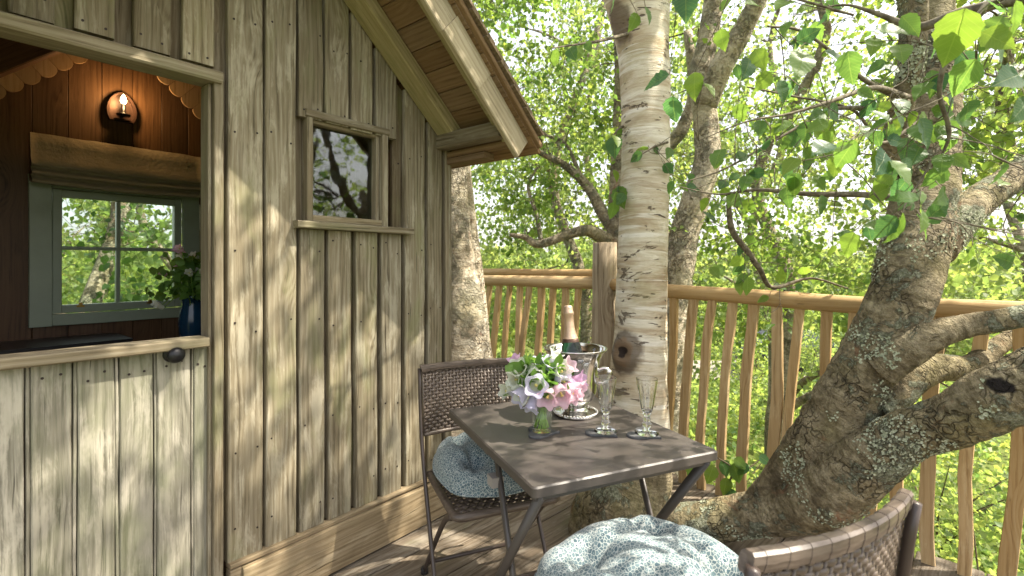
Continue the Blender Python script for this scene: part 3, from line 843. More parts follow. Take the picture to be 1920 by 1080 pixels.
# back window (parts of the cabin)
bw = bpy.data.objects.new('window', None); C.objects.link(bw); bw.parent = cabin
bw['label'] = 'grey-green four-pane sash window in the back wall'
tF = TB + 0.028
cw = 0.085
vboard('frame', bw, M_PAINT, BS1 - cw, BS1, TB + 0.001, tF, BZ0, BZ1 + 0.02)
vboard('frame', bw, M_PAINT, BS0, BS0 + cw, TB + 0.001, tF, BZ0, BZ1 + 0.02)
hboard('frame', bw, M_PAINT, BS0 + cw + 0.001, BS1 - cw - 0.001, TB + 0.001, tF - 0.001, BZ0, BZ0 + 0.058)
hboard('frame', bw, M_PAINT, BS0 + cw + 0.001, BS1 - cw - 0.001, TB + 0.001, tF - 0.001, BZ1 - 0.04, BZ1 + 0.02)
i0, i1, j0, j1 = BS0 + cw + 0.002, BS1 - cw - 0.002, BZ0 + 0.060, BZ1 - 0.042
sw = 0.037
tq = (TB - 0.035, TB + 0.010)
vboard('sash', bw, M_PAINT, i0, i0 + sw, *tq, j0, j1)
vboard('sash', bw, M_PAINT, i1 - sw, i1, *tq, j0, j1)
hboard('sash', bw, M_PAINT, i0 + sw + 0.0005, i1 - sw - 0.0005, *tq, j0, j0 + sw + 0.004)
hboard('sash', bw, M_PAINT, i0 + sw + 0.0005, i1 - sw - 0.0005, *tq, j1 - sw, j1)
mid = sx(222, TB); mz = sz(222, 467, TB)[1]
vboard('glazing_bar', bw, M_PAINT, mid - 0.009, mid + 0.009, TB - 0.03, TB + 0.004, j0 + sw + 0.005, j1 - sw - 0.001)
hboard('glazing_bar', bw, M_PAINT, i0 + sw + 0.001, mid - 0.0095, TB - 0.03, TB + 0.003, mz - 0.009, mz + 0.009)
hboard('glazing_bar', bw, M_PAINT, mid + 0.0095, i1 - sw - 0.001, TB - 0.03, TB + 0.003, mz - 0.009, mz + 0.009)
for (a, b) in ((i0 + sw + 0.001, mid - 0.0095), (mid + 0.0095, i1 - sw - 0.001)):
    for (c, d) in ((j0 + sw + 0.005, mz - 0.0095), (mz + 0.0095, j1 - sw - 0.001)):
        q = MB(); q.box((a, TB - 0.016, c), (b, TB - 0.012, d)); q.build('pane', M_PANE, bw)
for px in (150, 280):
    s = sx(px, TB); z = j0 + sw + 0.004
    q = MB(); q.box((s - 0.016, TB + 0.011, z - 0.014), (s + 0.016, TB + 0.016, z - 0.004)); q.box((s - 0.007, TB + 0.005, z - 0.006), (s + 0.007, TB + 0.022, z + 0.010))
    q.build('latch', M_BRASS, bw)

# roman blind gathered over the back window: hangs on its own
BL1, BLZ1 = sz(55, 247, TB + 0.05); BL0 = sx(373, TB + 0.05)
BLZ0 = sz(60, 340, TB + 0.06)[1]
blind = thing('roman_blind', 'gathered olive-brown roman blind above the cabin\'s back window', 'blind', W0 + U * BL0 + NN * (TB + 0.034), CROT)
prof = [(0.012, BLZ1), (0.040, BLZ1 - 0.004), (0.046, BLZ1 - 0.06), (0.060, BLZ1 - 0.125), (0.085, BLZ1 - 0.158), (0.080, BLZ1 - 0.168), (0.048, BLZ1 - 0.166), (0.062, BLZ1 - 0.18), (0.096, BLZ1 - 0.200), (0.090, BLZ1 - 0.210), (0.050, BLZ1 - 0.206),
        (0.066, BLZ1 - 0.22), (0.104, BLZ1 - 0.240), (0.098, BLZ1 - 0.250), (0.055, BLZ1 - 0.246), (0.066, BLZ0), (0.012, BLZ0)]
WB = BL1 - BL0
V, Fc = [], []; nseg = 24
for i in range(nseg + 1):
    for k, (tt, z) in enumerate(prof):
        sag = -0.014 * math.sin(math.pi * i / nseg) * (k / len(prof)) + 0.004 * noise.noise(Vector((i * 0.4, k * 0.7, 2)))
        V.append((WB * i / nseg, tt + 0.006 * noise.noise(Vector((i * 0.5, k * 0.5, 7))), z + sag))
k = len(prof)
for i in range(nseg):
    for j in range(k - 1): Fc.append((i * k + j, i * k + j + 1, (i + 1) * k + j + 1, (i + 1) * k + j))
Fc.append(tuple(range(k))); Fc.append(tuple(nseg * k + j for j in range(k))[::-1])
part('cloth', V, Fc, M_BLIND, blind, True)
part('headrail', *(lambda b: (b.v, b.f))((lambda b: (b.box((0.004, -0.004, BLZ1 - 0.03), (WB - 0.004, 0.010, BLZ1 - 0.002)), b)[1])(MB())), M_PINE, blind)

# wall lamp with a lit candle bulb
ls, lz = sz(230, 200, TB + 0.04)
lamp = thing('wall_lamp', 'lit candle bulb in a pointed arch copper wall lamp inside the cabin', 'wall lamp', W0 + U * ls + NN * (TB + 0.001) + Vector((0, 0, lz - 0.075)), CROT)
def arch(w, h):
    half = [(0.80, 0.0), (0.95, 0.16), (1.0, 0.36), (0.93, 0.55), (0.76, 0.73), (0.50, 0.88), (0.22, 0.97)]
    return [(x * w, z * h) for x, z in half] + [(0.0, h)] + [(-x * w, z * h) for x, z in half[::-1]]
a1, a2 = arch(0.066, 0.155), arch(0.054, 0.134)
V = [(x, 0.0, z) for x, z in a1] + [(x, 0.030, z) for x, z in a1] + [(x, 0.030, z + 0.010) for x, z in a2] + [(x, 0.006, z + 0.010) for x, z in a2]
k = len(a1); Fc = []
for r_ in range(3):
    for i in range(k):
        j = (i + 1) % k; Fc.append((r_ * k + i, r_ * k + j, (r_ + 1) * k + j, (r_ + 1) * k + i))
Fc.append(tuple(range(3 * k, 4 * k)))
part('back_plate', V, Fc, M_COPPER, lamp, False)
q = MB(); q.lathe([(0.0, 0.022), (0.030, 0.022), (0.032, 0.030), (0.014, 0.036), (0.011, 0.042), (0.011, 0.085), (0.0, 0.085)], 16, Matrix.Translation((0, 0.055, 0))); q.box((-0.008, 0.01, 0.020), (0.008, 0.05, 0.028))
q.build('candle_holder', M_IRON, lamp, True)
q = MB(); q.lathe([(0.0, 0.086), (0.009, 0.087), (0.0145, 0.100), (0.013, 0.115), (0.006, 0.132), (0.0, 0.140)], 16, Matrix.Translation((0, 0.055, 0)))
mb_, nn_, ll_, b_ = new_mat('lit_bulb'); b_.inputs['Emission Color'].default_value = (1.0, 0.72, 0.36, 1); b_.inputs['Emission Strength'].default_value = 5.0
q.build('bulb', mb_, lamp, True)
pl = bpy.data.lights.new('bulb_light', 'POINT'); pl.energy = 0.8; pl.color = (1.0, 0.56, 0.23); pl.shadow_soft_size = 0.018
plo = bpy.data.objects.new('bulb_light', pl); C.objects.link(plo); plo.parent = lamp; plo.location = (0, 0.088, 0.112)

# dark table under the back window
ts1, tz_ = sz(22, 640, TB + 0.30); ts0 = sx(222, TB + 0.12)
tb = thing('side_table', 'low black table under the back window, seen over the half door', 'table', W0 + U * ts0 + NN * (TB + 0.02), CROT)
L_ = ts1 - ts0 + 0.06
TZ = sz(120, 638, TB + 0.2)[1]
outl = [(0.05, 0.015), (0.0, 0.07), (0.0, 0.36), (L_ + 0.12, 0.36), (L_ + 0.12, 0.07), (L_ + 0.07, 0.015)]
V = [(a, b, TZ - 0.03) for a, b in outl] + [(a, b, TZ) for a, b in outl]
Fc = [tuple(range(6))[::-1], tuple(range(6, 12))] + [(i, (i + 1) % 6, 6 + (i + 1) % 6, 6 + i) for i in range(6)]
part('tabletop', V, Fc, M_BLACK, tb)
for a in (0.06, L_ + 0.06):
    for b in (0.08, 0.30):
        q = MB(); q.box((a - 0.018, b - 0.018, 0.003), (a + 0.018, b + 0.018, TZ - 0.031)); q.build('leg', M_BLACK, tb)

# corner shelf with the blue jug behind the door jamb
js, _ = sz(362, 600, -0.62)
JZ = sz(362, 626, -0.62)[1] - 0.03
jug_at = W0 + U * js + NN * (-0.62)
shelf = thing('shelf_unit', 'dark wooden stand behind the door jamb that carries the blue jug', 'stand', jug_at, CROT)
hboard('top', shelf, M_PINE, -0.35, 0.14, -0.13, 0.13, JZ - 0.025, JZ)
for a in (-0.31, 0.10):
    for b in (-0.10, 0.10):
        q = MB(); q.box((a - 0.018, b - 0.018, 0.003), (a + 0.018, b + 0.018, JZ - 0.026)); q.build('leg', M_PINE, shelf)
jug = thing('jug', 'glazed dark blue jug of flowers just inside the doorway', 'jug', jug_at + Vector((0, 0, JZ)))
q = MB(); q.lathe([(0.0, 0.002), (0.042, 0.002), (0.052, 0.03), (0.056, 0.08), (0.050, 0.13), (0.041, 0.16), (0.043, 0.185), (0.050, 0.20), (0.046, 0.20), (0.038, 0.18), (0.038, 0.16), (0.046, 0.13), (0.05, 0.08), (0.045, 0.02), (0.0, 0.012)], 28)
q.build('body', M_JUG, jug, True)
q = MB(); q.tube(spline([(0.04, -0.02, 0.18), (0.085, -0.045, 0.17), (0.09, -0.045, 0.10), (0.052, -0.02, 0.06)], 6), 0.007, 8); q.build('handle', M_JUG, jug, True)

# ------------------------------------------------------------------ leaves
def leaf_cloud(name, P, size, mat, parent=None, seed=1, droop=0.7, tint=(0, 1), kind='stuff', clump=None, flat=0.6):
    rg = np.random.default_rng(seed)
    P = np.asarray(P, float); n = len(P)
    a = rg.normal(size=(n, 3)); a[:, 2] -= droop; a /= np.linalg.norm(a, axis=1)[:, None]
    up = rg.normal(size=(n, 3)) * 0.8; up[:, 2] += flat
    b = np.cross(up, a); b /= (np.linalg.norm(b, axis=1)[:, None] + 1e-9)
    c = np.cross(a, b)
    s = size * rg.uniform(0.6, 1.25, n)
    sh = [(0.0, 0.0, 0.0), (0.40, 0.36, 0.10), (-0.40, 0.36, 0.10), (0.0, 0.42, 0.0), (0.0, 1.0, -0.10), (0.26, 0.70, 0.04), (-0.26, 0.70, 0.04)]
    V = np.zeros((n, 7, 3))
    for k, (x, y, z) in enumerate(sh):
        V[:, k] = P + (b * x + a * y + c * z) * s[:, None]
    tris = np.array([(0, 1, 3), (0, 3, 2), (3, 1, 5), (3, 5, 4), (3, 4, 6), (3, 6, 2)])
    Fa = (np.arange(n)[:, None, None] * 7 + tris[None]).reshape(-1, 3)
    me = bpy.data.meshes.new(name)
    me.vertices.add(n * 7); me.vertices.foreach_set('co', V.reshape(-1))
    me.loops.add(Fa.size); me.loops.foreach_set('vertex_index', Fa.reshape(-1).astype(np.int32))
    me.polygons.add(len(Fa)); me.polygons.foreach_set('loop_start', np.arange(0, Fa.size, 3, dtype=np.int32))
    me.polygons.foreach_set('loop_total', np.full(len(Fa), 3, dtype=np.int32))
    me.materials.append(mat)
    tv = rg.uniform(tint[0], tint[1], n)
    if clump is not None: tv = np.clip(0.5 * tv + 0.5 * clump, 0, 1)
    at_ = me.attributes.new('tint', 'FLOAT', 'FACE'); at_.data.foreach_set('value', np.repeat(tv, 6).astype(np.float32))
    me.update(); me.validate()
    return link(name, me, parent, None, kind)

# ------------------------------------------------------------------ trees
def limb_mesh(name, limbs, mat, parent, lump=0.05, n=18, lscale=5.0, sub=8, ridge=0.0, knot=None):
    V, Fc, bark = [], [], []
    for pts in limbs:
        sp = spline([(*p[:3], p[3]) for p in pts], sub)
        bk = []
        nn_ = n if max(p[3] for p in pts) > 0.03 else 7
        v, f = sweep([Vector(q[:3]) for q in sp], [max(0.002, q[3]) for q in sp], nn_, True, lump, lscale, bk)
        if ridge and nn_ == n:                         # broken plates and folds of bark
            for i_, (p_, b_) in enumerate(zip(v, bk)):
                c_ = Vector(sp[i_ // nn_][:3]); d_ = p_ - c_
                r_ = noise.noise(Vector((b_[0] * 14, b_[1] * 14, b_[2] * 26)))
                r2 = noise.noise(Vector((b_[0] * 40, b_[1] * 40, b_[2] * 60)))
                v[i_] = c_ + d_ * (1 + ridge * (-abs(r_) * 1.6 + 0.4) + ridge * 0.5 * r2)
        if knot is not None:
            kc, kr = knot
            for i_, p_ in enumerate(v):
                dk = (p_ - kc).length
                if dk < kr * 2.2:
                    c_ = Vector(sp[min(i_ // nn_, len(sp) - 1)][:3]); d_ = (p_ - c_).normalized()
                    v[i_] = p_ + d_ * (kr * 0.42 * math.exp(-((dk - kr * 0.7) / (kr * 0.45)) ** 2) - kr * 0.25 * math.exp(-(dk / (kr * 0.3)) ** 2))
        o = len(V); V += v; Fc += [tuple(i + o for i in q) for q in f]; bark += bk
    me = mesh_from(name, V, Fc, mat, True)
    at_ = me.attributes.new('bark', 'FLOAT_VECTOR', 'POINT'); at_.data.foreach_set('vector', np.array(bark, np.float32).reshape(-1))
    return link(name, me, parent)

def px_limb(pts):                                   # (px, py, depth, width px) -> 3D points with radius
    return [(*at(a, b, Y), w * Y / F / 2) for a, b, Y, w in pts]

def crown(parent, skel, centers, radius, nclus, per, leaf, mat, seed, spread=0.17, twig=True, tint=(0, 1), droop=0.8, inner=0.25, avoid=None, r0=0.014, keep=None):
    """boughs reach from the skeleton to clusters spread through ellipsoids; leaves hang round the twigs"""
    rg = np.random.default_rng(seed)
    nodes = [np.array(p[:3], float) for p in skel]
    nrad = [r0] * len(nodes)
    cl = []
    tries = 0
    while len(cl) < nclus and tries < nclus * 30:
        tries += 1
        ci = rg.integers(len(centers))
        u = rg.normal(size=3); u /= np.linalg.norm(u); rr = (inner + (1 - inner) * rg.random()) ** (1 / 1.6)
        p = np.array(centers[ci], float) + u * rr * np.array(radius[ci], float)
        if avoid is not None and avoid(p): continue
        cl.append(p)
    base = np.mean(nodes, axis=0)
    cl.sort(key=lambda p: min(np.linalg.norm(p - q) for q in nodes[:len(skel)]))
    tubes = MB(); LP, LC = [], []
    NA = np.array(nodes)
    for p in cl:
        d = np.linalg.norm(NA - p, axis=1) + 0.25 * np.maximum(0, NA[:, 2] - p[2])
        k = int(np.argmin(d)); a = NA[k]
        L = np.linalg.norm(p - a)
        m1 = a + (p - a) * 0.35 + np.array([0, 0, 0.10 * L]) + rg.normal(size=3) * 0.09 * L
        m2 = a + (p - a) * 0.7 + np.array([0, 0, 0.08 * L]) + rg.normal(size=3) * 0.09 * L
        path = spline([a, m1, m2, p], 3)
        ra = max(0.0022, min(nrad[k] * 0.78, 0.004 + 0.010 * L)); rz = max(0.0014, ra * 0.4)
        rr = [ra + (rz - ra) * i / (len(path) - 1) for i in range(len(path))]
        if twig: tubes.tube([Vector(q) for q in path], rr, 5, False)
        new = [path[len(path) // 3], path[2 * len(path) // 3], path[-1]]
        NA = np.vstack([NA, new]); nrad += [rr[len(path) // 3], rr[2 * len(path) // 3], rr[-1]]
        n = max(1, int(per * rg.uniform(0.5, 1.5)))
        tv = rg.random()
        # a few hanging twiglets with leaves strung along them
        nt = max(1, n // 7)
        for _ in range(nt):
            st = np.array(path[rg.integers(len(path) // 2, len(path))])
            dr = rg.normal(size=3); dr[2] = dr[2] * 0.6 - 0.35; dr /= np.linalg.norm(dr)
            ln = spread * rg.uniform(0.9, 2.2)
            en = st + dr * ln + np.array([0, 0, -0.12 * ln])
            if twig and rg.random() < 0.7: tubes.tube([Vector(st), Vector((st + en) / 2 + rg.normal(size=3) * 0.02), Vector(en)], [0.0018, 0.0014, 0.0009], 3, False)
            q = max(1, n // nt)
            f = rg.random(q)[:, None]
            LP.append(st + (en - st) * f + rg.normal(size=(q, 3)) * spread * 0.28); LC += [tv] * q
    LP = np.vstack(LP); LC = np.array(LC)
    gp_ = np.array([noise.noise(Vector((q[0] * 0.9 / max(spread, .15) * .2, q[1] * 0.9 / max(spread, .15) * .2, q[2] / max(spread, .15) * .2 + seed))) for q in LP]) > -0.22
    LP, LC = LP[gp_], LC[gp_]
    if keep is not None:
        kk = np.array([keep(p) for p in LP]); LP, LC = LP[kk], LC[kk]
    if twig and tubes.v: tubes.build('branches', B_TWIG, parent, True, kind='stuff')
    leaf_cloud('crown', LP, leaf, mat, parent, seed + 5, droop, tint, clump=LC)

# no leaf grows through the cabin or hangs in front of the lens
cinv = Matrix.Translation(W0) @ Matrix.Rotation(CROT, 4, 'Z'); cinv = cinv.inverted()
def clear(p, lens=0.75):
    q = cinv @ Vector(p)
    if -0.35 < q.x < 2.4 and -1.9 < q.y < 0.75 and q.z < zroof(min(max(q.x, 0), 2)) + 0.45: return False
    if p[2] > 3.0 : return True
    return (p[0] ** 2 + p[1] ** 2) > lens ** 2 or p[1] < -0.1
def sun_gap_canopy(p):  # unseen overhead leaves thinned along the sun ray so sun patches reach the table
    return view_free(p) and noise.noise(Vector((p[0] * 1.5 + 4.0, p[1] * 1.5, p[2] * 0.9))) > (0.32 if (-0.1 < p[0] - 0.672 * (p[2] - 0.7) < 0.8 and 0.95 < p[1] + 0.047 * (p[2] - 0.7) < 1.95) else -0.22)
def view_free(p):
    """keeps the space above the deck open: no bough between the lens and the table or cabin"""
    q = cinv @ Vector(p)
    w_, v_ = wv(p[0], p[1])
    return clear(p) and not (v_ < 2.75 and p[2] < 2.15 + 0.1 * p[1])

# main birch behind the table
birch = thing('birch_tree', 'tall white-barked birch trunk standing right behind the table', 'tree', (0.50, 2.42, 0.0))
birch.location = (0, 0, 0)
main_path = [(1168, 1040, 2.36, 185), (1168, 985, 2.36, 168), (1174, 925, 2.38, 150), (1188, 860, 2.40, 132), (1196, 780, 2.42, 116), (1197, 700, 2.44, 106), (1201, 620, 2.45, 98), (1204, 500, 2.46, 92), (1208, 380, 2.48, 89), (1211, 250, 2.50, 88), (1208, 140, 2.52, 92), (1202, 40, 2.54, 102), (1198, -60, 2.56, 108), (1190, -220, 2.60, 90), (1200, -500, 2.7, 80), (1190, -900, 2.8, 60)]
mp = px_limb(main_path)
mp = [(mp[0][0], mp[0][1], -2.9, 0.30)] + [(mp[0][0], mp[0][1], -0.6, 0.30)] + mp
KNOT = at(1168, 660, 2.34)
fork = px_limb([(1190, 100, 2.52, 60), (1165, 0, 2.48, 62), (1120, -120, 2.4, 56), (1020, -330, 2.3, 50), (900, -600, 2.3, 34)])
fork2 = px_limb([(1200, -80, 2.56, 70), (1290, -260, 2.6, 60), (1420, -480, 2.7, 44), (1500, -800, 2.9, 30)])
limb_mesh('trunk', [mp, fork, fork2], B_BIRCH, birch, 0.05, 48, 4.0, 14, knot=(KNOT, 0.07))
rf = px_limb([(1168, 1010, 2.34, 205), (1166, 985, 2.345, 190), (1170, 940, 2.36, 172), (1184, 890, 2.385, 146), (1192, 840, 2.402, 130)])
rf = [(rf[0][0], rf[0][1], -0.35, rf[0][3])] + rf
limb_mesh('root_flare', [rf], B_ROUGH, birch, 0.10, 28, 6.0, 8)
sk = [p for p in mp[-6:]] + fork[2:] + fork2[1:]
crown(birch, sk, [(0.9, 2.7, 4.4), (2.2, 2.9, 4.6), (-0.1, 2.4, 4.7)], [(1.5, 1.4, 1.1), (1.6, 1.5, 1.3), (1.2, 1.2, 0.9)], 300, 46, 0.058, L_BIRCH, 21, 0.19, avoid=lambda p: not view_free(p), keep=sun_gap_canopy, r0=0.02)

# leaning tree on the right: low limb over the deck and a leaning trunk
lean = thing('leaning_tree', 'lichen-covered tree on the right with a low limb bending over the deck', 'tree')
L1 = px_limb([(1150, 985, 2.36, 120), (1230, 986, 2.30, 84), (1310, 983, 2.24, 76), (1390, 968, 2.17, 74), (1470, 955, 2.08, 88), (1550, 920, 1.97, 120), (1630, 860, 1.86, 108), (1700, 814, 1.77, 88), (1790, 784, 1.67, 98), (1880, 742, 1.58, 116), (1990, 698, 1.50, 118), (2150, 640, 1.42, 106), (2400, 540, 1.35, 80)])
L2 = px_limb([(1400, 958, 2.17, 40), (1455, 908, 2.12, 62), (1508, 858, 2.06, 90), (1560, 795, 2.00, 106), (1606, 722, 1.95, 109), (1648, 645, 1.92, 103), (1682, 575, 1.90, 104), (1708, 490, 1.92, 107), (1733, 385, 1.98, 103), (1742, 280, 2.05, 96), (1742, 170, 2.10, 92), (1738, 60, 2.14, 86), (1732, -80, 2.2, 80), (1700, -300, 2.3, 70), (1640, -650, 2.5, 50)])
L3 = px_limb([(1650, 690, 1.86, 70), (1705, 655, 1.80, 62), (1760, 625, 1.76, 52), (1815, 610, 1.74, 42), (1870, 601, 1.70, 40), (1940, 588, 1.66, 38), (2080, 560, 1.6, 30)])
L4 = px_limb([(1640, 765, 1.92, 74), (1700, 712, 1.92, 66), (1755, 690, 1.93, 52), (1815, 690, 1.95, 46), (1850, 665, 1.98, 36), (1900, 632, 2.0, 30), (1990, 600, 2.05, 22)])
L5 = px_limb([(1755, 470, 1.95, 60), (1800, 412, 2.02, 58), (1850, 366, 2.10, 56), (1920, 322, 2.18, 52), (2050, 250, 2.3, 46), (2250, 100, 2.5, 30)])
L6 = px_limb([(1672, 280, 1.95, 34), (1690, 200, 1.86, 38), (1712, 110, 1.80, 36), (1722, 20, 1.76, 32), (1715, -120, 1.7, 26)])
L6 = [(*at(1705, 330, 1.98), 0.03)] + L6
lobj = limb_mesh('trunk', [L1, L2, L3, L4, L5, L6], B_ROUGH, lean, 0.085, 44, 5.5, 16, ridge=0.05)
# raised lichen crusts: small crinkled flakes gathered in patches on the bark
def lichen(obj, parent, seed, count, thresh=0.12, mat=None):
    rg = random.Random(seed); me = obj.data
    polys = [(p.center.copy(), p.normal.copy(), p.area) for p in me.polygons if p.center.length < 4.5 and p.area < 0.05]
    wts = [a for _, _, a in polys]; V, Fc = [], []; k = 0
    for _ in range(count * 12):
        if k >= count: break
        c, n_, a = rg.choices(polys, wts)[0] if False else polys[rg.randrange(len(polys))]
        if noise.noise(c * 4.2 + Vector((seed, 0, 0))) + 0.5 * noise.noise(c * 11) < thresh: continue
        if (c - at(1893, 727, 1.46)).length < 0.10 or (c - at(1787, 750, 1.54)).length < 0.05: continue
        t1 = n_.orthogonal().normalized(); t2 = n_.cross(t1)
        e = math.sqrt(a) * 0.7
        o = c + t1 * rg.uniform(-e, e) + t2 * rg.uniform(-e, e) + n_ * 0.001
        r_ = rg.uniform(0.0018, 0.0062) * (1.3 if rg.random() < 0.12 else 1); b0 = len(V); m = 7; ph = rg.uniform(0, 6)
        V.append(o + n_ * 0.001)
        for i in range(m):
            w = ph + 2 * math.pi * i / m; q = r_ * rg.uniform(0.55, 1.15)
            V.append(o + (t1 * math.cos(w) + t2 * math.sin(w)) * q + n_ * rg.uniform(0.0005, 0.006))
        Fc += [(b0, b0 + 1 + i, b0 + 1 + (i + 1) % m) for i in range(m)]; k += 1
    part('lichen', V, Fc, mat or M_LICHEN, parent, False, None, 'stuff')
lichen(lobj, lean, 3, 9000, 0.24)
sk = L2[-4:] + L5[-3:] + L6[-2:] + L1[-2:]
crown(lean, sk, [(2.2, 1.8, 3.7), (3.3, 2.2, 3.6), (1.3, 1.5, 4.3), (2.9, 2.9, 2.4), (2.5, 0.5, 4.2), (1.2, 0.3, 4.6)], [(1.3, 1.2, 0.9), (1.2, 1.2, 1.2), (1.3, 1.2, 0.8), (0.9, 0.7, 1.0), (1.3, 1.0, 0.9), (1.2, 0.9, 0.7)], 520, 44, 0.060, L_BIRCH, 33, 0.17, avoid=lambda p: not view_free(p), keep=sun_gap_canopy, r0=0.018)  # boughs above the view are massed here to shade deck and wall

# near leaves hanging from twigs in the upper right: each one its own object
def leaf_mesh(seed):
    rg = random.Random(seed)
    n = 11; V = [(0, 0, 0)]; half = []
    def wdt(f): return 0.40 * (math.sin(math.pi * min(1, f ** 0.72)) ** 0.85) * (1 - 0.25 * f)
    rows = []
    for i in range(1, n):
        f = i / n; w = wdt(f) * (1 + (0.07 if i % 2 else -0.05)); z = -0.16 * f * f + 0.02 * rg.uniform(-1, 1)
        c = 0.10 * w * 2
        rows.append((len(V), len(V) + 1, len(V) + 2))
        V += [(-w, f + 0.02, z + c), (0, f, z - 0.0), (w, f + 0.02, z + c * rg.uniform(0.6, 1.2))]
    V.append((0, 1.04, -0.20)); tip = len(V) - 1
    Fc = [(0, rows[0][1], rows[0][0]), (0, rows[0][2], rows[0][1])]
    for a, b in zip(rows, rows[1:]):
        Fc += [(a[0], a[1], b[1], b[0]), (a[1], a[2], b[2], b[1])]
    l = rows[-1]; Fc += [(l[0], l[1], tip), (l[1], l[2], tip)]
    return mesh_from('leaf', V, Fc, L_NEAR, True)
LMESH = [leaf_mesh(i) for i in range(6)]
twp = [  # twigs in the photograph: (px, py, depth, width)
    [(1995, -10, 1.15, 26), (1890, 5, 1.20, 24), (1800, 25, 1.25, 24), (1720, 50, 1.30, 20), (1645, 22, 1.33, 11), (1580, 10, 1.36, 5), (1500, 25, 1.4, 2)],
    [(1850, 12, 1.20, 16), (1800, 80, 1.18, 13), (1770, 130, 1.18, 12), (1762, 180, 1.2, 10), (1780, 245, 1.22, 9), (1765, 300, 1.24, 5)],
    [(1700, 180, 1.75, 16), (1640, 165, 1.6, 12), (1560, 190, 1.5, 10), (1480, 215, 1.45, 6), (1400, 225, 1.4, 4), (1310, 260, 1.4, 1.5)],
    [(1700, 190, 1.8, 16), (1620, 150, 1.7, 12), (1560, 100, 1.6, 9), (1500, 60, 1.5, 7), (1440, 50, 1.45, 5)],
    [(1680, 200, 1.8, 12), (1570, 200, 1.7, 9), (1545, 210, 1.65, 9), (1460, 260, 1.6, 7), (1360, 320, 1.6, 5), (1290, 340, 1.6, 3)],
    [(1690, 370, 1.9, 14), (1610, 365, 1.95, 14), (1520, 362, 2.0, 12), (1420, 358, 2.1, 8), (1345, 365, 2.2, 4), (1270, 350, 2.25, 2)],
    [(1760, 280, 1.3, 6), (1730, 330, 1.25, 5), (1700, 380, 1.2, 4), (1690, 410, 1.18, 3)],
    [(1720, 350, 1.3, 5), (1670, 300, 1.25, 5), (1635, 290, 1.2, 3)],
    [(2000, 60, 1.0, 12), (1930, 120, 1.0, 8), (1880, 140, 1.02, 6), (1830, 130, 1.05, 4)],
    [(1600, 30, 1.3, 6), (1450, -10, 1.2, 6), (1330, -20, 1.1, 6), (1270, -8, 1.06, 5), (1180, -5, 1.1, 3)],
    [(1720, 230, 1.85, 10), (1650, 270, 1.8, 8), (1600, 205, 1.75, 7), (1480, 180, 1.7, 5), (1400, 165, 1.7, 4)],
    [(1190, 62, 2.52, 9), (1130, 78, 2.2, 7), (1085, 84, 2.05, 5), (1035, 92, 1.95, 3)], [(1172, 235, 2.50, 7), (1160, 240, 2.44, 6), (1150, 255, 2.42, 3)], [(1176, 395, 2.48, 7), (1162, 350, 2.43, 5), (1150, 376, 2.42, 3)], [(1252, 268, 2.42, 6), (1230, 275, 2.36, 5), (1204, 289, 2.34, 3)],
    [(1365, 365, 2.2, 10), (1372, 430, 2.25, 14), (1400, 470, 2.3, 14), (1425, 505, 2.35, 12), (1450, 540, 2.45, 10), (1520, 520, 2.5, 6), (1590, 540, 2.5, 4)],
]
tw = MB(); twpts = []
for t_ in twp:
    s_ = spline([(*(at(a, b, Y) + Vector((0, 0, 0.012 * noise.noise(Vector((a * 0.02, b * 0.02, Y)))))), 0.8 * w * Y / F / 2) for a, b, Y, w in t_], 5)
    tw.tube([Vector(q[:3]) for q in s_], [max(0.0012, q[3]) for q in s_], 6, False)
    twpts += [Vector(q[:3]) for q in s_]
rt = random.Random(91)
for _ in range(95):
    b_ = rt.choice(twpts)
    d_ = Vector((rt.uniform(-1, 1), rt.uniform(-0.5, 0.6), rt.uniform(-0.7, 0.45))).normalized(); ln = rt.uniform(0.10, 0.42)
    pt = [b_]
    for i in range(4):
        d_ = (d_ + Vector((rt.gauss(0, .28), rt.gauss(0, .22), rt.gauss(-.06, .25)))).normalized(); pt.append(pt[-1] + d_ * ln / 4)
    if not clear(pt[-1], 0.85): continue
    s_ = spline([tuple(q) for q in pt], 3)
    tw.tube([Vector(q) for q in s_], [0.0019 - 0.0013 * i / (len(s_) - 1) for i in range(len(s_))], 5, False)
    twpts += [Vector(q) for q in s_[3:]]
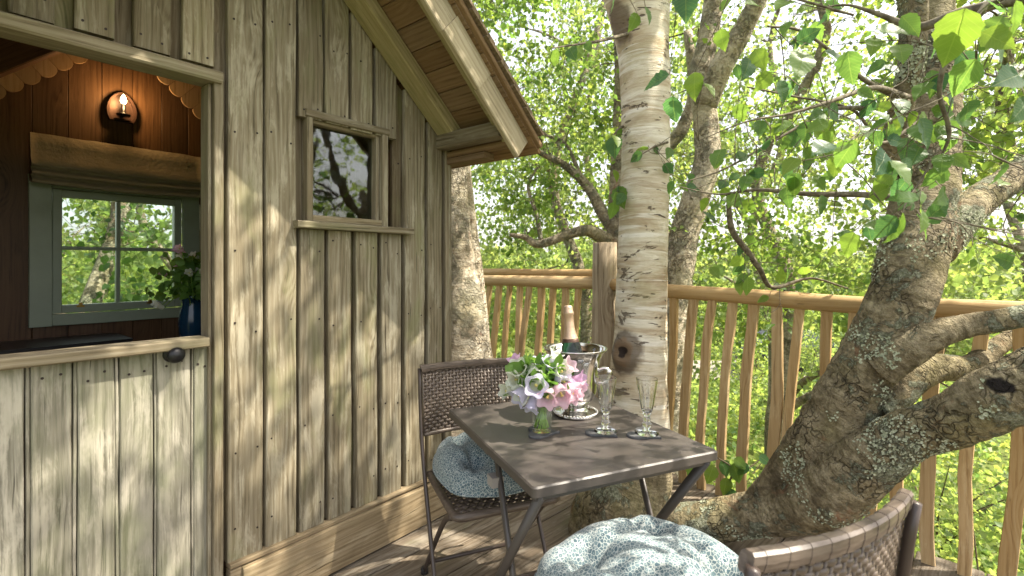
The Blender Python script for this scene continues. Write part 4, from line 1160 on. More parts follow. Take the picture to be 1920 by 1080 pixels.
spec = [  # measured large leaves: px, py (base), length px, hanging angle (0 = straight down, + = tip to the right), depth
    (1810, 15, 100, -6, 0.98), (1765, 40, 85, 25, 1.05), (1640, 55, 55, 75, 1.2), (1545, 95, 60, 60, 1.2), (1505, 95, 70, -22, 1.15), (1590, 95, 62, 8, 1.15),
    (1830, 110, 70, -12, 1.0), (1868, 130, 62, 45, 1.0), (1910, 140, 72, -70, 0.98), (1905, 0, 70, 10, 0.98), (1660, 285, 72, -40, 1.12), (1668, 300, 62, 20, 1.12),
    (1690, 300, 52, 50, 1.15), (1695, 400, 68, 3, 1.1), (1680, 405, 52, -35, 1.12), (1718, 400, 52, 28, 1.14), (1600, 435, 50, -8, 1.3), (1255, 140, 55, -75, 1.15),
    (1285, -25, 70, -3, 1.05), (1150, -15, 36, 5, 1.2), (1195, 25, 36, -22, 1.15), (1210, 12, 34, 20, 1.15), (1303, 135, 52, -4, 1.25), (1318, 155, 40, 30, 1.25), (1262, 180, 55, 15, 1.3),
    (1725, 230, 55, -40, 1.25), (1745, 205, 48, 65, 1.25), (1540, 365, 40, 6, 1.4), (1478, 300, 38, -10, 1.4), (1525, 330, 34, 30, 1.5), (1405, 110, 48, -20, 1.4), (1415, 92, 44, 25, 1.35),
    (1722, 355, 34, -12, 1.3), (1712, 375, 28, -30, 1.3), (1545, 210, 40, -65, 1.5), (1640, 70, 40, -20, 1.3), (1870, 90, 48, 60, 1.0), (1840, 60, 60, 40, 1.0), (1925, 190, 60, -45, 0.98),
    (1350, 55, 40, 12, 1.3), (1445, 135, 42, -35, 1.35), (1460, 150, 44, 20, 1.4), (1560, 460, 30, 20, 1.6), (1490, 440, 30, -20, 1.6), (1475, 500, 34, 10, 1.6), (1505, 500, 30, 40, 1.6),
    (1090, 88, 30, -25, 2.1), (1068, 90, 34, 15, 2.0), (1042, 92, 30, -5, 1.95), (1152, 255, 44, -5, 2.42), (1158, 350, 44, 8, 2.42), (1205, 287, 30, -60, 2.34), (1152, 378, 34, -8, 2.42), (1880, 30, 55, -30, 1.05), (1690, 30, 50, 40, 1.2), (1480, 40, 34, -35, 1.4)]
rl = random.Random(5)
for _ in range(236):
    base = rl.choice(twpts)
    spec.append((base, rl.uniform(0.044, 0.074)))
def add_leaf(pos, L, ang, k):
    tilt = rl.uniform(-35, 25)
    q = Vector((0, 0, 0))
    a = R(ang)
    # leaf blade local y = midrib; hang it down, turn its face to somewhere near the viewer
    ydir = Vector((math.sin(a), rl.uniform(-0.8, 0.8), -math.cos(a))).normalized()
    face = Vector((rl.uniform(-1.1, 1.1), rl.uniform(-1.0, -0.5), rl.uniform(-0.1, 1.1)))
    z = (face - ydir * face.dot(ydir)).normalized(); x = ydir.cross(z)
    M = Matrix((x, ydir, z)).transposed().to_4x4() @ Matrix.Scale(L, 4); M.translation = pos
    o = link('leaf', LMESH[k % 6], lean, M)
    near = min(twpts, key=lambda p: (p - pos).length_squared)
    mid_ = (near + pos) / 2 + Vector((rl.uniform(-.01, .01), 0, 0.012))
    tw.tube([near, mid_, pos], [0.0014, 0.0010, 0.0008], 4, False)
for i, sp_ in enumerate(spec):
    if len(sp_) == 5:
        px, py, L, ang, Y = sp_
        add_leaf(at(px, py, Y), L * Y / F, ang, i)
    else:
        add_leaf(sp_[0] + Vector((rl.gauss(0, .025), rl.gauss(0, .025), rl.gauss(-0.02, .02))), sp_[1], rl.gauss(0, 60), i)
tw.build('twigs', B_LIMB, lean, True, kind='stuff')

# double-stemmed tree at the cabin corner
twin = thing('twin_stem_tree', 'pale double-stemmed tree close behind the cabin\'s right corner', 'tree')
A1 = px_limb([(850, 840, 3.25, 190), (862, 740, 3.25, 150), (868, 670, 3.25, 112), (866, 600, 3.25, 92), (858, 520, 3.25, 76), (850, 430, 3.25, 66), (846, 330, 3.25, 58), (842, 200, 3.25, 54), (835, 0, 3.2, 48), (820, -300, 3.2, 36)])
A1 = [(A1[0][0], 3.25, -2.9, 0.34), (A1[0][0], 3.25, -0.5, 0.34)] + A1
A2 = px_limb([(890, 730, 3.3, 70), (897, 660, 3.3, 46), (896, 580, 3.32, 36), (887, 480, 3.35, 30), (878, 400, 3.35, 28), (870, 320, 3.35, 26), (850, 150, 3.35, 24), (845, -50, 3.4, 18)])
limb_mesh('trunk', [A1, A2], B_PALE, twin, 0.07, 20, 4.5, 8)
crown(twin, A1[-3:] + A2[-2:], [(-0.6, 3.9, 4.0), (0.0, 4.6, 3.6)], [(1.2, 1.1, 1.0), (1.0, 1.0, 1.1)], 110, 36, 0.055, L_BIRCH, 41, 0.18, avoid=lambda p: not clear(p), keep=clear)

# trees just beyond the rail
def beyond(p): return clear(p) and wv(p[0], p[1])[1] > 2.95
fork_t = thing('forked_birch', 'birch with a bent forked stem just beyond the rail, right of the white trunk', 'tree')
B1 = px_limb([(1235, 900, 3.9, 84), (1250, 700, 3.95, 71), (1265, 560, 4.0, 62), (1280, 450, 4.0, 55), (1305, 370, 4.0, 50), (1326, 300, 4.0, 47), (1322, 220, 4.05, 44), (1312, 140, 4.1, 40), (1330, 60, 4.15, 37), (1345, -120, 4.2, 30), (1330, -350, 4.3, 22)])
B1 = [(B1[0][0], 3.9, -2.9, 0.30)] + B1
B2 = px_limb([(1320, 200, 4.05, 46), (1350, 130, 4.0, 42), (1390, 60, 3.95, 38), (1430, -20, 3.9, 32), (1500, -200, 3.9, 24)])
B3 = px_limb([(1262, 580, 4.0, 30), (1230, 330, 4.3, 26), (1280, 240, 4.3, 24), (1300, 170, 4.3, 20), (1290, 60, 4.4, 16)])
limb_mesh('trunk', [B1, B2, B3], B_PALE, fork_t, 0.06, 16, 5, 7)
crown(fork_t, B1[-5:] + B2[-3:] + B3[-2:], [(2.0, 4.4, 3.0), (1.2, 4.6, 2.3), (2.8, 4.4, 2.0), (1.9, 4.3, 1.2)], [(1.3, 1.0, 1.1), (1.0, 0.9, 0.9), (1.1, 0.9, 1.0), (1.0, 0.6, 0.6)], 220, 30, 0.052, L_BIRCH, 51, 0.18, keep=beyond, avoid=lambda p: not beyond(p), r0=0.02)
thin_t = thing('slender_tree', 'slender grey tree half hidden by the white trunk, its low branch reaching left', 'tree')
C1 = px_limb([(1170, 800, 4.1, 50), (1165, 560, 4.1, 42), (1160, 440, 4.1, 38), (1160, 300, 4.15, 30), (1165, 120, 4.2, 26), (1150, -120, 4.3, 20)])
C1 = [(C1[0][0], 4.1, -2.9, 0.16)] + C1
C2 = px_limb([(1160, 455, 4.1, 28), (1130, 445, 4.1, 26), (1100, 432, 4.1, 22), (1060, 442, 4.1, 18), (1010, 458, 4.1, 16), (985, 445, 4.1, 11), (955, 440, 4.1, 7)])
C3 = px_limb([(1158, 440, 4.1, 28), (1130, 400, 4.15, 22), (1105, 355, 4.2, 19), (1070, 318, 4.2, 15), (1025, 292, 4.2, 12), (985, 280, 4.25, 8), (900, 292, 4.3, 5)])
C4 = px_limb([(1015, 455, 4.1, 10), (1005, 400, 4.15, 8), (990, 350, 4.2, 6), (1010, 310, 4.2, 4)])
C5 = px_limb([(1095, 345, 4.2, 9), (1060, 270, 4.3, 7), (1020, 250, 4.3, 5), (985, 200, 4.4, 3)])
limb_mesh('trunk', [C1, C2, C3, C4, C5], B_GREY, thin_t, 0.06, 12, 6, 6)
crown(thin_t, C1[-3:] + C2[2:] + C3[1:] + C4[1:] + C5, [(0.3, 4.5, 2.5), (0.5, 4.7, 3.4), (0.1, 4.4, 1.7)], [(0.9, 0.7, 0.8), (1.2, 0.9, 0.9), (0.6, 0.5, 0.5)], 150, 26, 0.045, L_BIRCH, 61, 0.15, keep=beyond, avoid=lambda p: not beyond(p))

# woodland behind: each tree its own object
def bg_tree(name, label, x, y, h, cr, seed, mat=L_FAR, nclus=90, per=40, leaf=0.075, rt=0.13, low=0.25, bark=B_GREY, group=None, spread=0.26, ok=None):
    rg = random.Random(seed)
    z0 = terrain(x, y)
    t = thing(name, label, 'tree', (0, 0, 0), 0, group)
    P = [(x + rg.uniform(-.1, .1) * i, y + rg.uniform(-.1, .1) * i, z0 - 0.1 + h * f, rt * (1 - 0.8 * f)) for i, f in enumerate((0, 0.12, 0.28, 0.45, 0.62, 0.8, 0.95))]
    limbs = [P]
    for i in range(5):
        b = P[2 + i % 4]; a = rg.uniform(0, 6.28); l = cr * rg.uniform(0.5, 0.85)
        limbs.append([(*b[:3], b[3] * 0.55), (b[0] + math.cos(a) * l * .4, b[1] + math.sin(a) * l * .4, b[2] + l * .35, b[3] * 0.4), (b[0] + math.cos(a) * l * .8, b[1] + math.sin(a) * l * .8, b[2] + l * .55, b[3] * 0.2), (b[0] + math.cos(a) * l, b[1] + math.sin(a) * l, b[2] + l * .6, 0.012)])
    limb_mesh('trunk', limbs, bark, t, 0.06, 10, 3, 4)
    zc = z0 + h * (low + 1) / 2
    f = ok or beyond
    cen = [(x, y, zc), (x + rg.uniform(-.5, .5) * cr, y + rg.uniform(-.5, .5) * cr, zc - h * 0.12), (x + rg.uniform(-.5, .5) * cr, y + rg.uniform(-.5, .5) * cr, zc + h * 0.1)]
    rad = [(cr, cr, h * (1 - low) * 0.5), (cr * .8, cr * .8, h * (1 - low) * .36), (cr * .7, cr * .7, h * (1 - low) * .36)]
    crown(t, sum([l[1:] for l in limbs], []), cen, rad, nclus, per, leaf, mat, seed * 7 + 3, spread, avoid=lambda p: not f(p), keep=f, r0=0.03)
    return t
bgs = [
    ('beech_tree', 'dense bushy tree filling the gap left of the rail post', -0.55, 6.4, 4.4, 1.5, 101, L_BUSH, 130, 60, 0.07),
    ('birch_sapling', 'loose young birch beyond the left rail section, under the roof corner', 0.9, 6.6, 8.6, 1.7, 102, L_FAR, 190, 46, 0.06),
    ('woodland_tree', 'light-leaved tree between the white trunk and the leaning trunk', 3.2, 6.0, 8.6, 2.0, 103, L_FAR, 200, 46, 0.062),
    ('woodland_tree', 'tree behind the leaning trunk at the photo\'s right edge', 5.0, 4.4, 8.2, 1.9, 104, L_FAR, 190, 46, 0.062),
    ('woodland_tree', 'tall tree showing over the roof\'s eave, farther off', -0.9, 9.5, 10.5, 2.6, 105, L_FAR, 180, 56, 0.085),
    ('woodland_tree', 'broad pale tree seen over the post in the middle distance', 1.8, 10.0, 10.2, 2.6, 106, L_FAR, 180, 56, 0.085),
    ('woodland_tree', 'broad tree above the middle of the right rail, farther off', 5.0, 9.6, 10.5, 2.8, 107, L_FAR, 190, 56, 0.085),
    ('woodland_tree', 'wide tree right of the leaning trunk, farther off', 8.6, 8.2, 9.6, 2.8, 108, L_FAR, 180, 56, 0.085),
    ('woodland_tree', 'tree whose reflection fills the small window', 5.2, 0.6, 7.2, 2.0, 109, L_FAR, 110, 42, 0.08),
    ('woodland_tree', 'dark tree reflected low in the small window', 4.6, -2.2, 6.8, 2.0, 110, L_DARK, 100, 42, 0.08),
    ('woodland_tree', 'far tree rising behind the cabin roof', -4.5, 11.5, 8.0, 2.8, 113, L_FAR, 100, 52, 0.10),
]
for a in bgs: bg_tree(a[0], a[1], a[2], a[3], a[4], a[5], a[6], a[7], a[8], a[9], a[10])
def behind(p): return clear(p) and (cinv @ Vector(p)).y < -2.2
bg_tree('holly_tree', 'glossy dark-leaved tree seen through the left panes of the back window', -4.0, 4.35, 6.0, 1.2, 121, L_DARK, 90, 34, 0.075, rt=0.17, low=0.3, ok=behind)
bg_tree('woodland_tree', 'sunlit tree seen through the right panes of the back window', -4.3, 6.3, 6.2, 1.8, 122, L_FAR, 120, 44, 0.08, ok=behind)
bg_tree('woodland_tree', 'bright tree far behind the back window', -8.0, 8.6, 6.6, 2.4, 123, L_FAR, 120, 44, 0.10, ok=behind)

# shrubs below the deck edge
def shrub(label, x, y, r, h, n, leaf, mat, seed):
    rg = np.random.default_rng(seed)
    z0 = terrain(x, y)
    t = thing('shrub', label, 'shrub')
    u = rg.normal(size=(n, 3)); u /= np.linalg.norm(u, axis=1)[:, None]; u[:, 2] = np.abs(u[:, 2])
    rr = rg.random(n)[:, None] ** 0.45
    P = u * rr * np.array([r, r, h]) ; P += np.array([x, y, z0])
    lum = np.array([noise.noise(Vector((p[0] * 1.8, p[1] * 1.8, p[2] * 1.8))) for p in P])
    kk = (lum > -0.22) & np.array([beyond(p) or behind(p) for p in P])
    q = MB()
    for i in range(9):
        a = rg.uniform(0, 6.28); l = r * rg.uniform(0.3, 0.85); hh = h * rg.uniform(0.6, 1.0)
        q.tube(spline([(x, y, z0 - 0.05), (x + math.cos(a) * l * .3, y + math.sin(a) * l * .3, z0 + hh * .5), (x + math.cos(a) * l, y + math.sin(a) * l, z0 + hh)], 4), [0.02 * (1 - i_ / 10) for i_ in range(9)], 5, False)
    q.build('stems', B_TWIG, t, True)
    leaf_cloud('foliage', P[kk], leaf, mat, t, seed, 0.3, clump=np.clip(lum[kk] + 0.5, 0, 1))
shr = [('large hazel shrub below the rail, right of the table', 2.9, 2.9, 1.3, 2.3, 5200, 0.062), ('bright shrub below the right rail end', 4.0, 1.9, 1.4, 2.2, 5200, 0.062),
       ('shrub low under the rail behind the bucket', 1.4, 4.6, 1.3, 2.2, 5000, 0.06), ('shrub under the left rail section', -0.1, 5.2, 1.2, 2.4, 5000, 0.06),
       ('yellow-green shrub beyond the leaning tree', 4.6, 4.2, 1.5, 2.0, 5000, 0.065), ('rounded shrub farther down behind the white trunk', 2.6, 6.6, 1.7, 1.7, 5000, 0.075),
       ('broad shrub in the middle distance right of the post', 5.8, 6.8, 1.9, 1.6, 5000, 0.075), ('shrub beside the pale drive', 6.6, 11.5, 2.0, 1.5, 5000, 0.10),
       ('tall shrub in front of the parked car\'s rear', 6.9, 14.6, 1.4, 2.5, 4500, 0.10), ('leafy shrub in front of the parked car\'s bonnet', 9.6, 15.4, 1.3, 2.3, 4500, 0.10), ('shrub in the gap under the far left rail', 0.6, 8.3, 2.0, 2.0, 5000, 0.085), ('wide shrub at the far right below the rail', 7.4, 4.4, 1.9, 2.0, 5000, 0.075),
       ('pale shrub far behind the right rail', 3.6, 12.5, 2.2, 1.4, 5000, 0.11), ('low shrub at the right, behind the lowest balusters', 5.4, 2.6, 1.3, 1.8, 5000, 0.065)]
for i, s_ in enumerate(shr): shrub(*s_, L_BUSH if i % 3 else L_FAR, 300 + i)
shrub('sunlit shrub behind the cabin, seen through the back window', -5.2, 5.4, 1.8, 3.4, 6000, 0.08, L_BUSH, 330)
# ground cover
n = 42000
gp = np.column_stack([RNG.uniform(-9, 16, n), RNG.uniform(-1, 22, n), np.zeros(n)])
gp = gp[[beyond((a, b, -2)) or behind((a, b, -2)) for a, b, _ in gp]]
gp = gp[(np.abs(gp[:, 1] - 18.9) > 1.8)]
gp[:, 2] = [terrain(a, b) for a, b, _ in gp]; gp[:, 2] += RNG.random(len(gp)) ** 2 * 0.5
tag(leaf_cloud('undergrowth', gp, 0.14, L_BUSH, None, 77, 0.1), 'bright green ground cover far below the deck', kind='stuff')
# far wood on the rising ground
n = 60000
ang = RNG.uniform(-0.95, 1.15, n); dist = RNG.uniform(24, 46, n)
fx = np.sin(ang) * dist; fy = np.cos(ang) * dist
hh = np.array([2.2 + 3.2 * (noise.noise(Vector((a * 0.16, b * 0.16, 3))) + 0.7) for a, b in zip(fx, fy)])
fz = np.array([terrain(a, b) for a, b in zip(fx, fy)]) + RNG.random(n) ** 0.6 * np.maximum(hh, 0.5)
lum = np.array([noise.noise(Vector((a * 0.5, b * 0.5, c * 0.5))) for a, b, c in zip(fx, fy, fz)])
kk = lum > -0.2
tag(leaf_cloud('far_wood', np.column_stack([fx, fy, fz])[kk], 0.42, L_FAR, None, 78, 0.2, clump=np.clip(lum[kk] + .5, 0, 1)), 'far wooded slope beyond the drive', kind='stuff')

# small ivy sprig growing up at the deck edge behind the table
sprig = thing('ivy_sprig', 'small leafy sprig growing up through the deck edge right of the table', 'plant')
q = MB()
st = [at(1372, 985, 2.42), at(1362, 930, 2.42), at(1372, 880, 2.42), at(1345, 858, 2.42)]
q.tube(spline(st, 5), 0.004, 5); q.tube(spline([at(1366, 900, 2.42), at(1400, 880, 2.44), at(1425, 862, 2.46)], 5), 0.003, 5)
q.build('stem', B_TWIG, sprig, True)
for i, (px, py, L, ang) in enumerate([(1300, 868, 34, -10), (1338, 872, 36, -25), (1352, 862, 34, 20), (1375, 868, 38, 15), (1362, 895, 34, -10), (1368, 915, 30, 12), (1376, 860, 30, 55), (1400, 868, 28, -40), (1422, 855, 26, 60)]):
    Y = 2.42; o_ = len(lean.children)
    pos = at(px, py, Y); a = R(ang)
    yd = Vector((math.sin(a), -0.2, -math.cos(a))).normalized(); fc = Vector((rl.uniform(-.4, .4), -1, 0.5)); z = (fc - yd * fc.dot(yd)).normalized()
    M = Matrix((yd.cross(z), yd, z)).transposed().to_4x4() @ Matrix.Scale(L * Y / F, 4); M.translation = pos
    link('leaf', LMESH[i % 6], sprig, M)

# ------------------------------------------------------------------ railing
VR = 2.715
def w_of(px):
    k = (px - CX) / F; Y = VR / Q / (1 + k); return Y * (k - 1) * Q, Y
def rail_z(w):
    return float(np.interp(w, [-2.95, -1.87, -1.6, -0.45, 0.02, 0.8], [1.125, 1.135, 1.105, 1.072, 1.078, 1.08]))
def baluster(parent, pt, pb_, seed):
    rg = random.Random(seed)
    wt, wb = w_of(pt)[0], w_of(pb_)[0]
    zt = rail_z(wt) - 0.03
    n = 9; hw, ht = rg.uniform(0.019, 0.0255), 0.014
    V, Fc = [], []
    ph = rg.uniform(0, 99); bow = rg.uniform(-0.028, 0.028)
    for i in range(n):
        f = i / (n - 1)
        w = wb + (wt - wb) * f + bow * math.sin(math.pi * f) + 0.012 * noise.noise(Vector((ph, f * 3.2, 0)))
        th = hw * (1 + 0.18 * noise.noise(Vector((ph, f * 4, 5))))
        vv = 0.012 * noise.noise(Vector((ph, f * 2.4, 8)))
        for (a, b) in ((-th, -ht), (th, -ht), (th + .002, 0), (th, ht), (-th, ht), (-th - .002, 0)):
            V.append((w + a, VR + vv + b, 0.001 + zt * f))
    for i in range(n - 1):
        for k in range(6):
            j = (k + 1) % 6; Fc.append((i * 6 + k, i * 6 + j, (i + 1) * 6 + j, (i + 1) * 6 + k))
    Fc += [tuple(range(6))[::-1], tuple((n - 1) * 6 + k for k in range(6))]
    o = Vector((wb, VR, 0))
    return part('baluster', [Vector(v) - o for v in V], Fc, M_RAIL, parent, False, Matrix.Translation(o))
def pole(name, parent, w0, w1, v, zf, r, mat=M_RAIL, seed=0):
    n = 22; pts = []
    for i in range(n):
        w = w0 + (w1 - w0) * i / (n - 1)
        pts.append(Vector((w, v + 0.010 * noise.noise(Vector((w * 1.5, seed, 0))), zf(w) + 0.008 * noise.noise(Vector((w * 1.3, seed, 4))))))
    V, Fc = sweep(pts, [r * (1 + 0.07 * noise.noise(Vector((p.x * 2, seed, 9)))) for p in pts], 14, True, 0.02, 9)
    # local z along the pole so that the grain runs along it
    M = Matrix(((0, 0, 1), (1, 0, 0), (0, 1, 0))).to_4x4(); M.translation = Vector((w0, v, 0))
    Mi = M.inverted()
    return part(name, [Mi @ x for x in V], Fc, mat, parent, True, M)
PW = w_of(1134)[0]
rail_l = thing('railing', 'left section of the peeled-pole railing, between the twin-stemmed tree and the post', 'railing', (0, 0, 0), R(-45), 'peeled pole railings round the deck')
pole('handrail', rail_l, w_of(860)[0], PW - 0.065, VR, rail_z, 0.043, seed=1)
pole('handrail', rail_l, w_of(840)[0], w_of(1072)[0], VR + 0.30, lambda w: 1.185, 0.036, seed=3)
for i, px in enumerate((898, 918, 937, 956, 975, 994, 1015, 1038, 1062, 1086)): baluster(rail_l, px, px - 15 - (i % 3) * 4, 40 + i)
rail_r = thing('railing', 'right section of the peeled-pole railing, from the post to past the leaning tree', 'railing', (0, 0, 0), R(-45), 'peeled pole railings round the deck')
pole('handrail', rail_r, PW + 0.062, 0.75, VR, rail_z, 0.041, seed=2)
for i, (a, b) in enumerate([(1165, 1150), (1200, 1180), (1232, 1215), (1264, 1250), (1302, 1282), (1336, 1314), (1375, 1350), (1415, 1390), (1455, 1439), (1500, 1474), (1551, 1528), (1602, 1580), (1650, 1632), (1705, 1684), (1767, 1740), (1847, 1808), (1914, 1884), (1990, 1960), (2070, 2050), (2170, 2140)]):
    baluster(rail_r, a, b, 70 + i)
post = thing('railing_post', 'rough round timber post between the two rail sections, left of the white trunk', 'post', (0, 0, 0), R(-45))
n = 10; pts = [Vector((PW - 0.02 + 0.02 * i / (n - 1), VR, -0.25 + (1.65) * i / (n - 1))) for i in range(n)]
V, Fc = sweep(pts, [0.086 - 0.008 * i / (n - 1) for i in range(n)], 20, True, 0.05, 6)
part('post_log', V, Fc, M_POST, post, True)
M_SCAR = wood('sawn_end_grain', (0.2, 0.13, 0.07), (0.36, 0.26, 0.15), (0.45, 0.36, 0.24), knots=False)

# ------------------------------------------------------------------ folding table
TA, TBk, TC, TD = Vector((-0.281, 1.826, 0)), Vector((0.268, 2.068, 0)), Vector((0.600, 1.435, 0)), Vector((0.0513, 1.193, 0))   # left, back, right, front corners
ex_ = (TC - TD).normalized(); ey_ = Vector((-ex_.y, ex_.x, 0))
TW, TL = (TC - TD).length, (TA - TD).length
TROT = math.atan2(ex_.y, ex_.x)
TH = 0.72
table = thing('folding_table', 'square brown metal folding table set with flowers, bucket and glasses', 'table', TD, TROT)
def rounded(w0, w1, l0, l1, r, n=5):
    out = []
    for cx, cy, a0 in ((w1 - r, l1 - r, 0), (w0 + r, l1 - r, 90), (w0 + r, l0 + r, 180), (w1 - r, l0 + r, 270)):
        for i in range(n + 1):
            a = R(a0 + 90 * i / n); out.append((cx + r * math.cos(a), cy + r * math.sin(a)))
    return out
def slab(outlines, zs):
    V, Fc = [], []; k = len(outlines[0])
    for o_, z in zip(outlines, zs): V += [(a, b, z) for a, b in o_]
    for r_ in range(len(zs) - 1):
        for i in range(k):
            j = (i + 1) % k; Fc.append((r_ * k + i, r_ * k + j, (r_ + 1) * k + j, (r_ + 1) * k + i))
    Fc.append(tuple(range(k))[::-1]); Fc.append(tuple((len(zs) - 1) * k + i for i in range(k)))
    return V, Fc
V, Fc = slab([rounded(0, TW, 0, TL, 0.012), rounded(0, TW, 0, TL, 0.012), rounded(0.004, TW - 0.004, 0.004, TL - 0.004, 0.010)], [TH - 0.026, TH - 0.004, TH])
part('tabletop', V, Fc, M_METAL, table)
def flat_tube(parent, name, pts, a, b, mat, side):           # oval tube: a across 'side', b the other way
    pts, fr = frames(pts); V, Fc = [], []; n = 12; side = Vector(side)
    for p, (t, _, _) in zip(pts, fr):
        u = (side - t * side.dot(t)).normalized(); v = t.cross(u)
        for i in range(n):
            w = 2 * math.pi * i / n; V.append(p + u * a * math.cos(w) + v * b * math.sin(w))
    for i in range(len(pts) - 1):
        for k in range(n):
            j = (k + 1) % n; Fc.append((i * n + k, i * n + j, (i + 1) * n + j, (i + 1) * n + k))
    Fc += [tuple(range(n))[::-1], tuple((len(pts) - 1) * n + k for k in range(n))]
    return part(name, V, Fc, mat, parent, True)
for xs in (0.030, TW - 0.030):
    s_ = 0.016 if xs < 0.3 else -0.016
    flat_tube(table, 'leg', [(xs, 0.02, TH - 0.03), (xs, TL * 0.75, 0.0)], 0.009, 0.016, M_METAL, (1, 0, 0))
    flat_tube(table, 'leg', [(xs + s_, TL * 0.50, TH - 0.03), (xs + s_, TL * 0.10, 0.0)], 0.009, 0.013, M_METAL, (1, 0, 0))
    q = MB(); q.box((xs - 0.012, TL * 0.44, 0.585), (xs + 0.026, TL * 0.50, 0.615)); 
    q.build('clip', M_GREYCLIP, table)
flat_tube(table, 'stretcher', [(0.03, TL * 0.70, 0.05), (TW - 0.03, TL * 0.70, 0.05)], 0.008, 0.008, M_METAL, (0, 0, 1))
flat_tube(table, 'stretcher', [(0.03, TL * 0.13, 0.05), (TW - 0.03, TL * 0.13, 0.05)], 0.008, 0.008, M_METAL, (0, 0, 1))
for yy in (0.03, TL - 0.03, TL * 0.5):
    q = MB(); q.box((0.014, yy - 0.010, TH - 0.044), (TW - 0.014, yy + 0.010, TH - 0.0265)); q.build('under_rail', M_METAL, table)

# ------------------------------------------------------------------ folding rattan chairs
def make_chair(label, loc, rot):
    ch = thing('folding_chair', label, 'chair', loc, rot, 'brown rattan folding chairs at the table')
    BW = 0.205
    def back_pt(u, z):                                   # u -1..1 across, z height; the back is bowed and leans back
        f = (z - 0.43) / 0.41
        return Vector((u * BW, -0.185 - 0.055 * f - 0.030 * (1 - u * u), z))
    for s in (-1, 1):
        flat_tube(ch, 'frame_tube', spline([(s * 0.215, -0.252, 0.835), (s * 0.216, -0.20, 0.55), (s * 0.218, -0.05, 0.27), (s * 0.22, 0.10, 0.012)], 4), 0.008, 0.011, M_TUBE, (1, 0, 0))
        flat_tube(ch, 'leg', spline([(s * 0.196, 0.17, 0.425), (s * 0.196, 0.08, 0.37), (s * 0.196, -0.08, 0.20), (s * 0.196, -0.245, 0.014)], 4), 0.008, 0.012, M_TUBE, (1, 0, 0))
        for (x_, y_) in ((s * 0.22, 0.10), (s * 0.196, -0.245)):
            q = MB(); q.lathe([(0.0, 0.0), (0.015, 0.0), (0.016, 0.02), (0.012, 0.026), (0.0, 0.026)], 12, Matrix.Translation((x_, y_, 0.001))); q.build('foot_cap', M_RUBBER, ch, True)
    for (y_, z_, w_) in ((0.055, 0.09, 0.215), (-0.19, 0.075, 0.196), (-0.175, 0.435, 0.215)):
        flat_tube(ch, 'stretcher', [(-w_, y_, z_), (w_, y_, z_)], 0.008, 0.008, M_TUBE, (0, 0, 1))
    # woven back: strands pass in front of and behind the ribs
    wv_ = MB(); rows, colsn = 19, 27
    z0, z1 = 0.585, 0.826
    sub = 3
    for r_ in range(rows):
        za = z0 + (z1 - z0) * r_ / rows; zb = z0 + (z1 - z0) * (r_ + 1.04) / rows
        V, Fc = [], []; m = colsn * sub
        for i in range(m + 1):
            u = -1 + 2 * i / m
            off = 0.0030 * math.cos(math.pi * (i / sub) + (math.pi if r_ % 2 else 0))
            c1 = back_pt(u, za); c2 = back_pt(u, (za + zb) / 2); c3 = back_pt(u, zb)
            for c_, e_ in ((c1, 0.0), (c2, 0.0022), (c3, 0.0)):
                V.append(c_ + Vector((0, off + e_, 0)))
            for c_, e_ in ((c3, 0.0), (c2, 0.0022), (c1, 0.0)):
                V.append(c_ + Vector((0, off - e_ - 0.0012, 0)))
        for i in range(m):
            for k in range(6):
                j = (k + 1) % 6; Fc.append((i * 6 + k, (i + 1) * 6 + k, (i + 1) * 6 + j, i * 6 + j))
        wv_.add(V, Fc)
    for c_ in range(colsn + 1):
        u = -1 + 2 * c_ / colsn
        wv_.tube([back_pt(u, z0), back_pt(u, (z0 + z1) / 2), back_pt(u, z1)], 0.0040, 6)
    bk = wv_.build('backrest', M_RATTAN, ch, True)
    # top border: overlapping wraps of flat cane
    nw = 22
    for i in range(nw):
        u0, u1 = -1.03 + 2.06 * i / nw, -1.03 + 2.06 * (i + 1.06) / nw
        V, Fc = [], []
        for a, uu in enumerate((u0, (u0 + u1) / 2, u1)):
            base = back_pt(uu, 0.836); g_ = 0.0009 * (i % 2)
            for k in range(10):
                w = 2 * math.pi * k / 10
                cw_, sw_ = math.cos(w), math.sin(w); V.append(base + Vector((0.007 * sw_, (0.0125 + g_) * math.copysign(abs(cw_) ** 0.6, cw_), (0.0145 + g_) * math.copysign(abs(sw_) ** 0.6, sw_))))
        for a in range(2):
            for k in range(10):
                j = (k + 1) % 10; Fc.append((a * 10 + k, a * 10 + j, (a + 1) * 10 + j, (a + 1) * 10 + k))
        Fc += [tuple(range(10))[::-1], tuple(20 + k for k in range(10))]
        part('border_wrap', V, Fc, M_RATTAN, bk, False)
    q = MB(); q.tube([back_pt(u / 10, z0 - 0.006) for u in range(-10, 11)], 0.009, 8); q.build('lower_bar', M_RATTAN, ch, True)
    # woven seat
    st = MB(); rows = 16
    for r_ in range(rows):
        ya = -0.19 + 0.38 * r_ / rows; yb = -0.19 + 0.38 * (r_ + 1.02) / rows
        V, Fc = [], []; m = 48
        for i in range(m + 1):
            x_ = -0.185 + 0.37 * i / m; off = 0.003 * math.cos(math.pi * i / 2 + (math.pi if r_ % 2 else 0))
            V += [(x_, ya, 0.432 + off), (x_, (ya + yb) / 2, 0.434 + off), (x_, yb, 0.432 + off), (x_, yb, 0.430 + off), (x_, ya, 0.430 + off)]
        for i in range(m):
            for k in range(5):
                j = (k + 1) % 5; Fc.append((i * 5 + k, i * 5 + j, (i + 1) * 5 + j, (i + 1) * 5 + k))
        st.add(V, Fc)
    st.build('seat', M_RATTAN, ch, True)
    rim = MB(); ro = rounded(-0.19, 0.19, -0.195, 0.195, 0.03, 4)
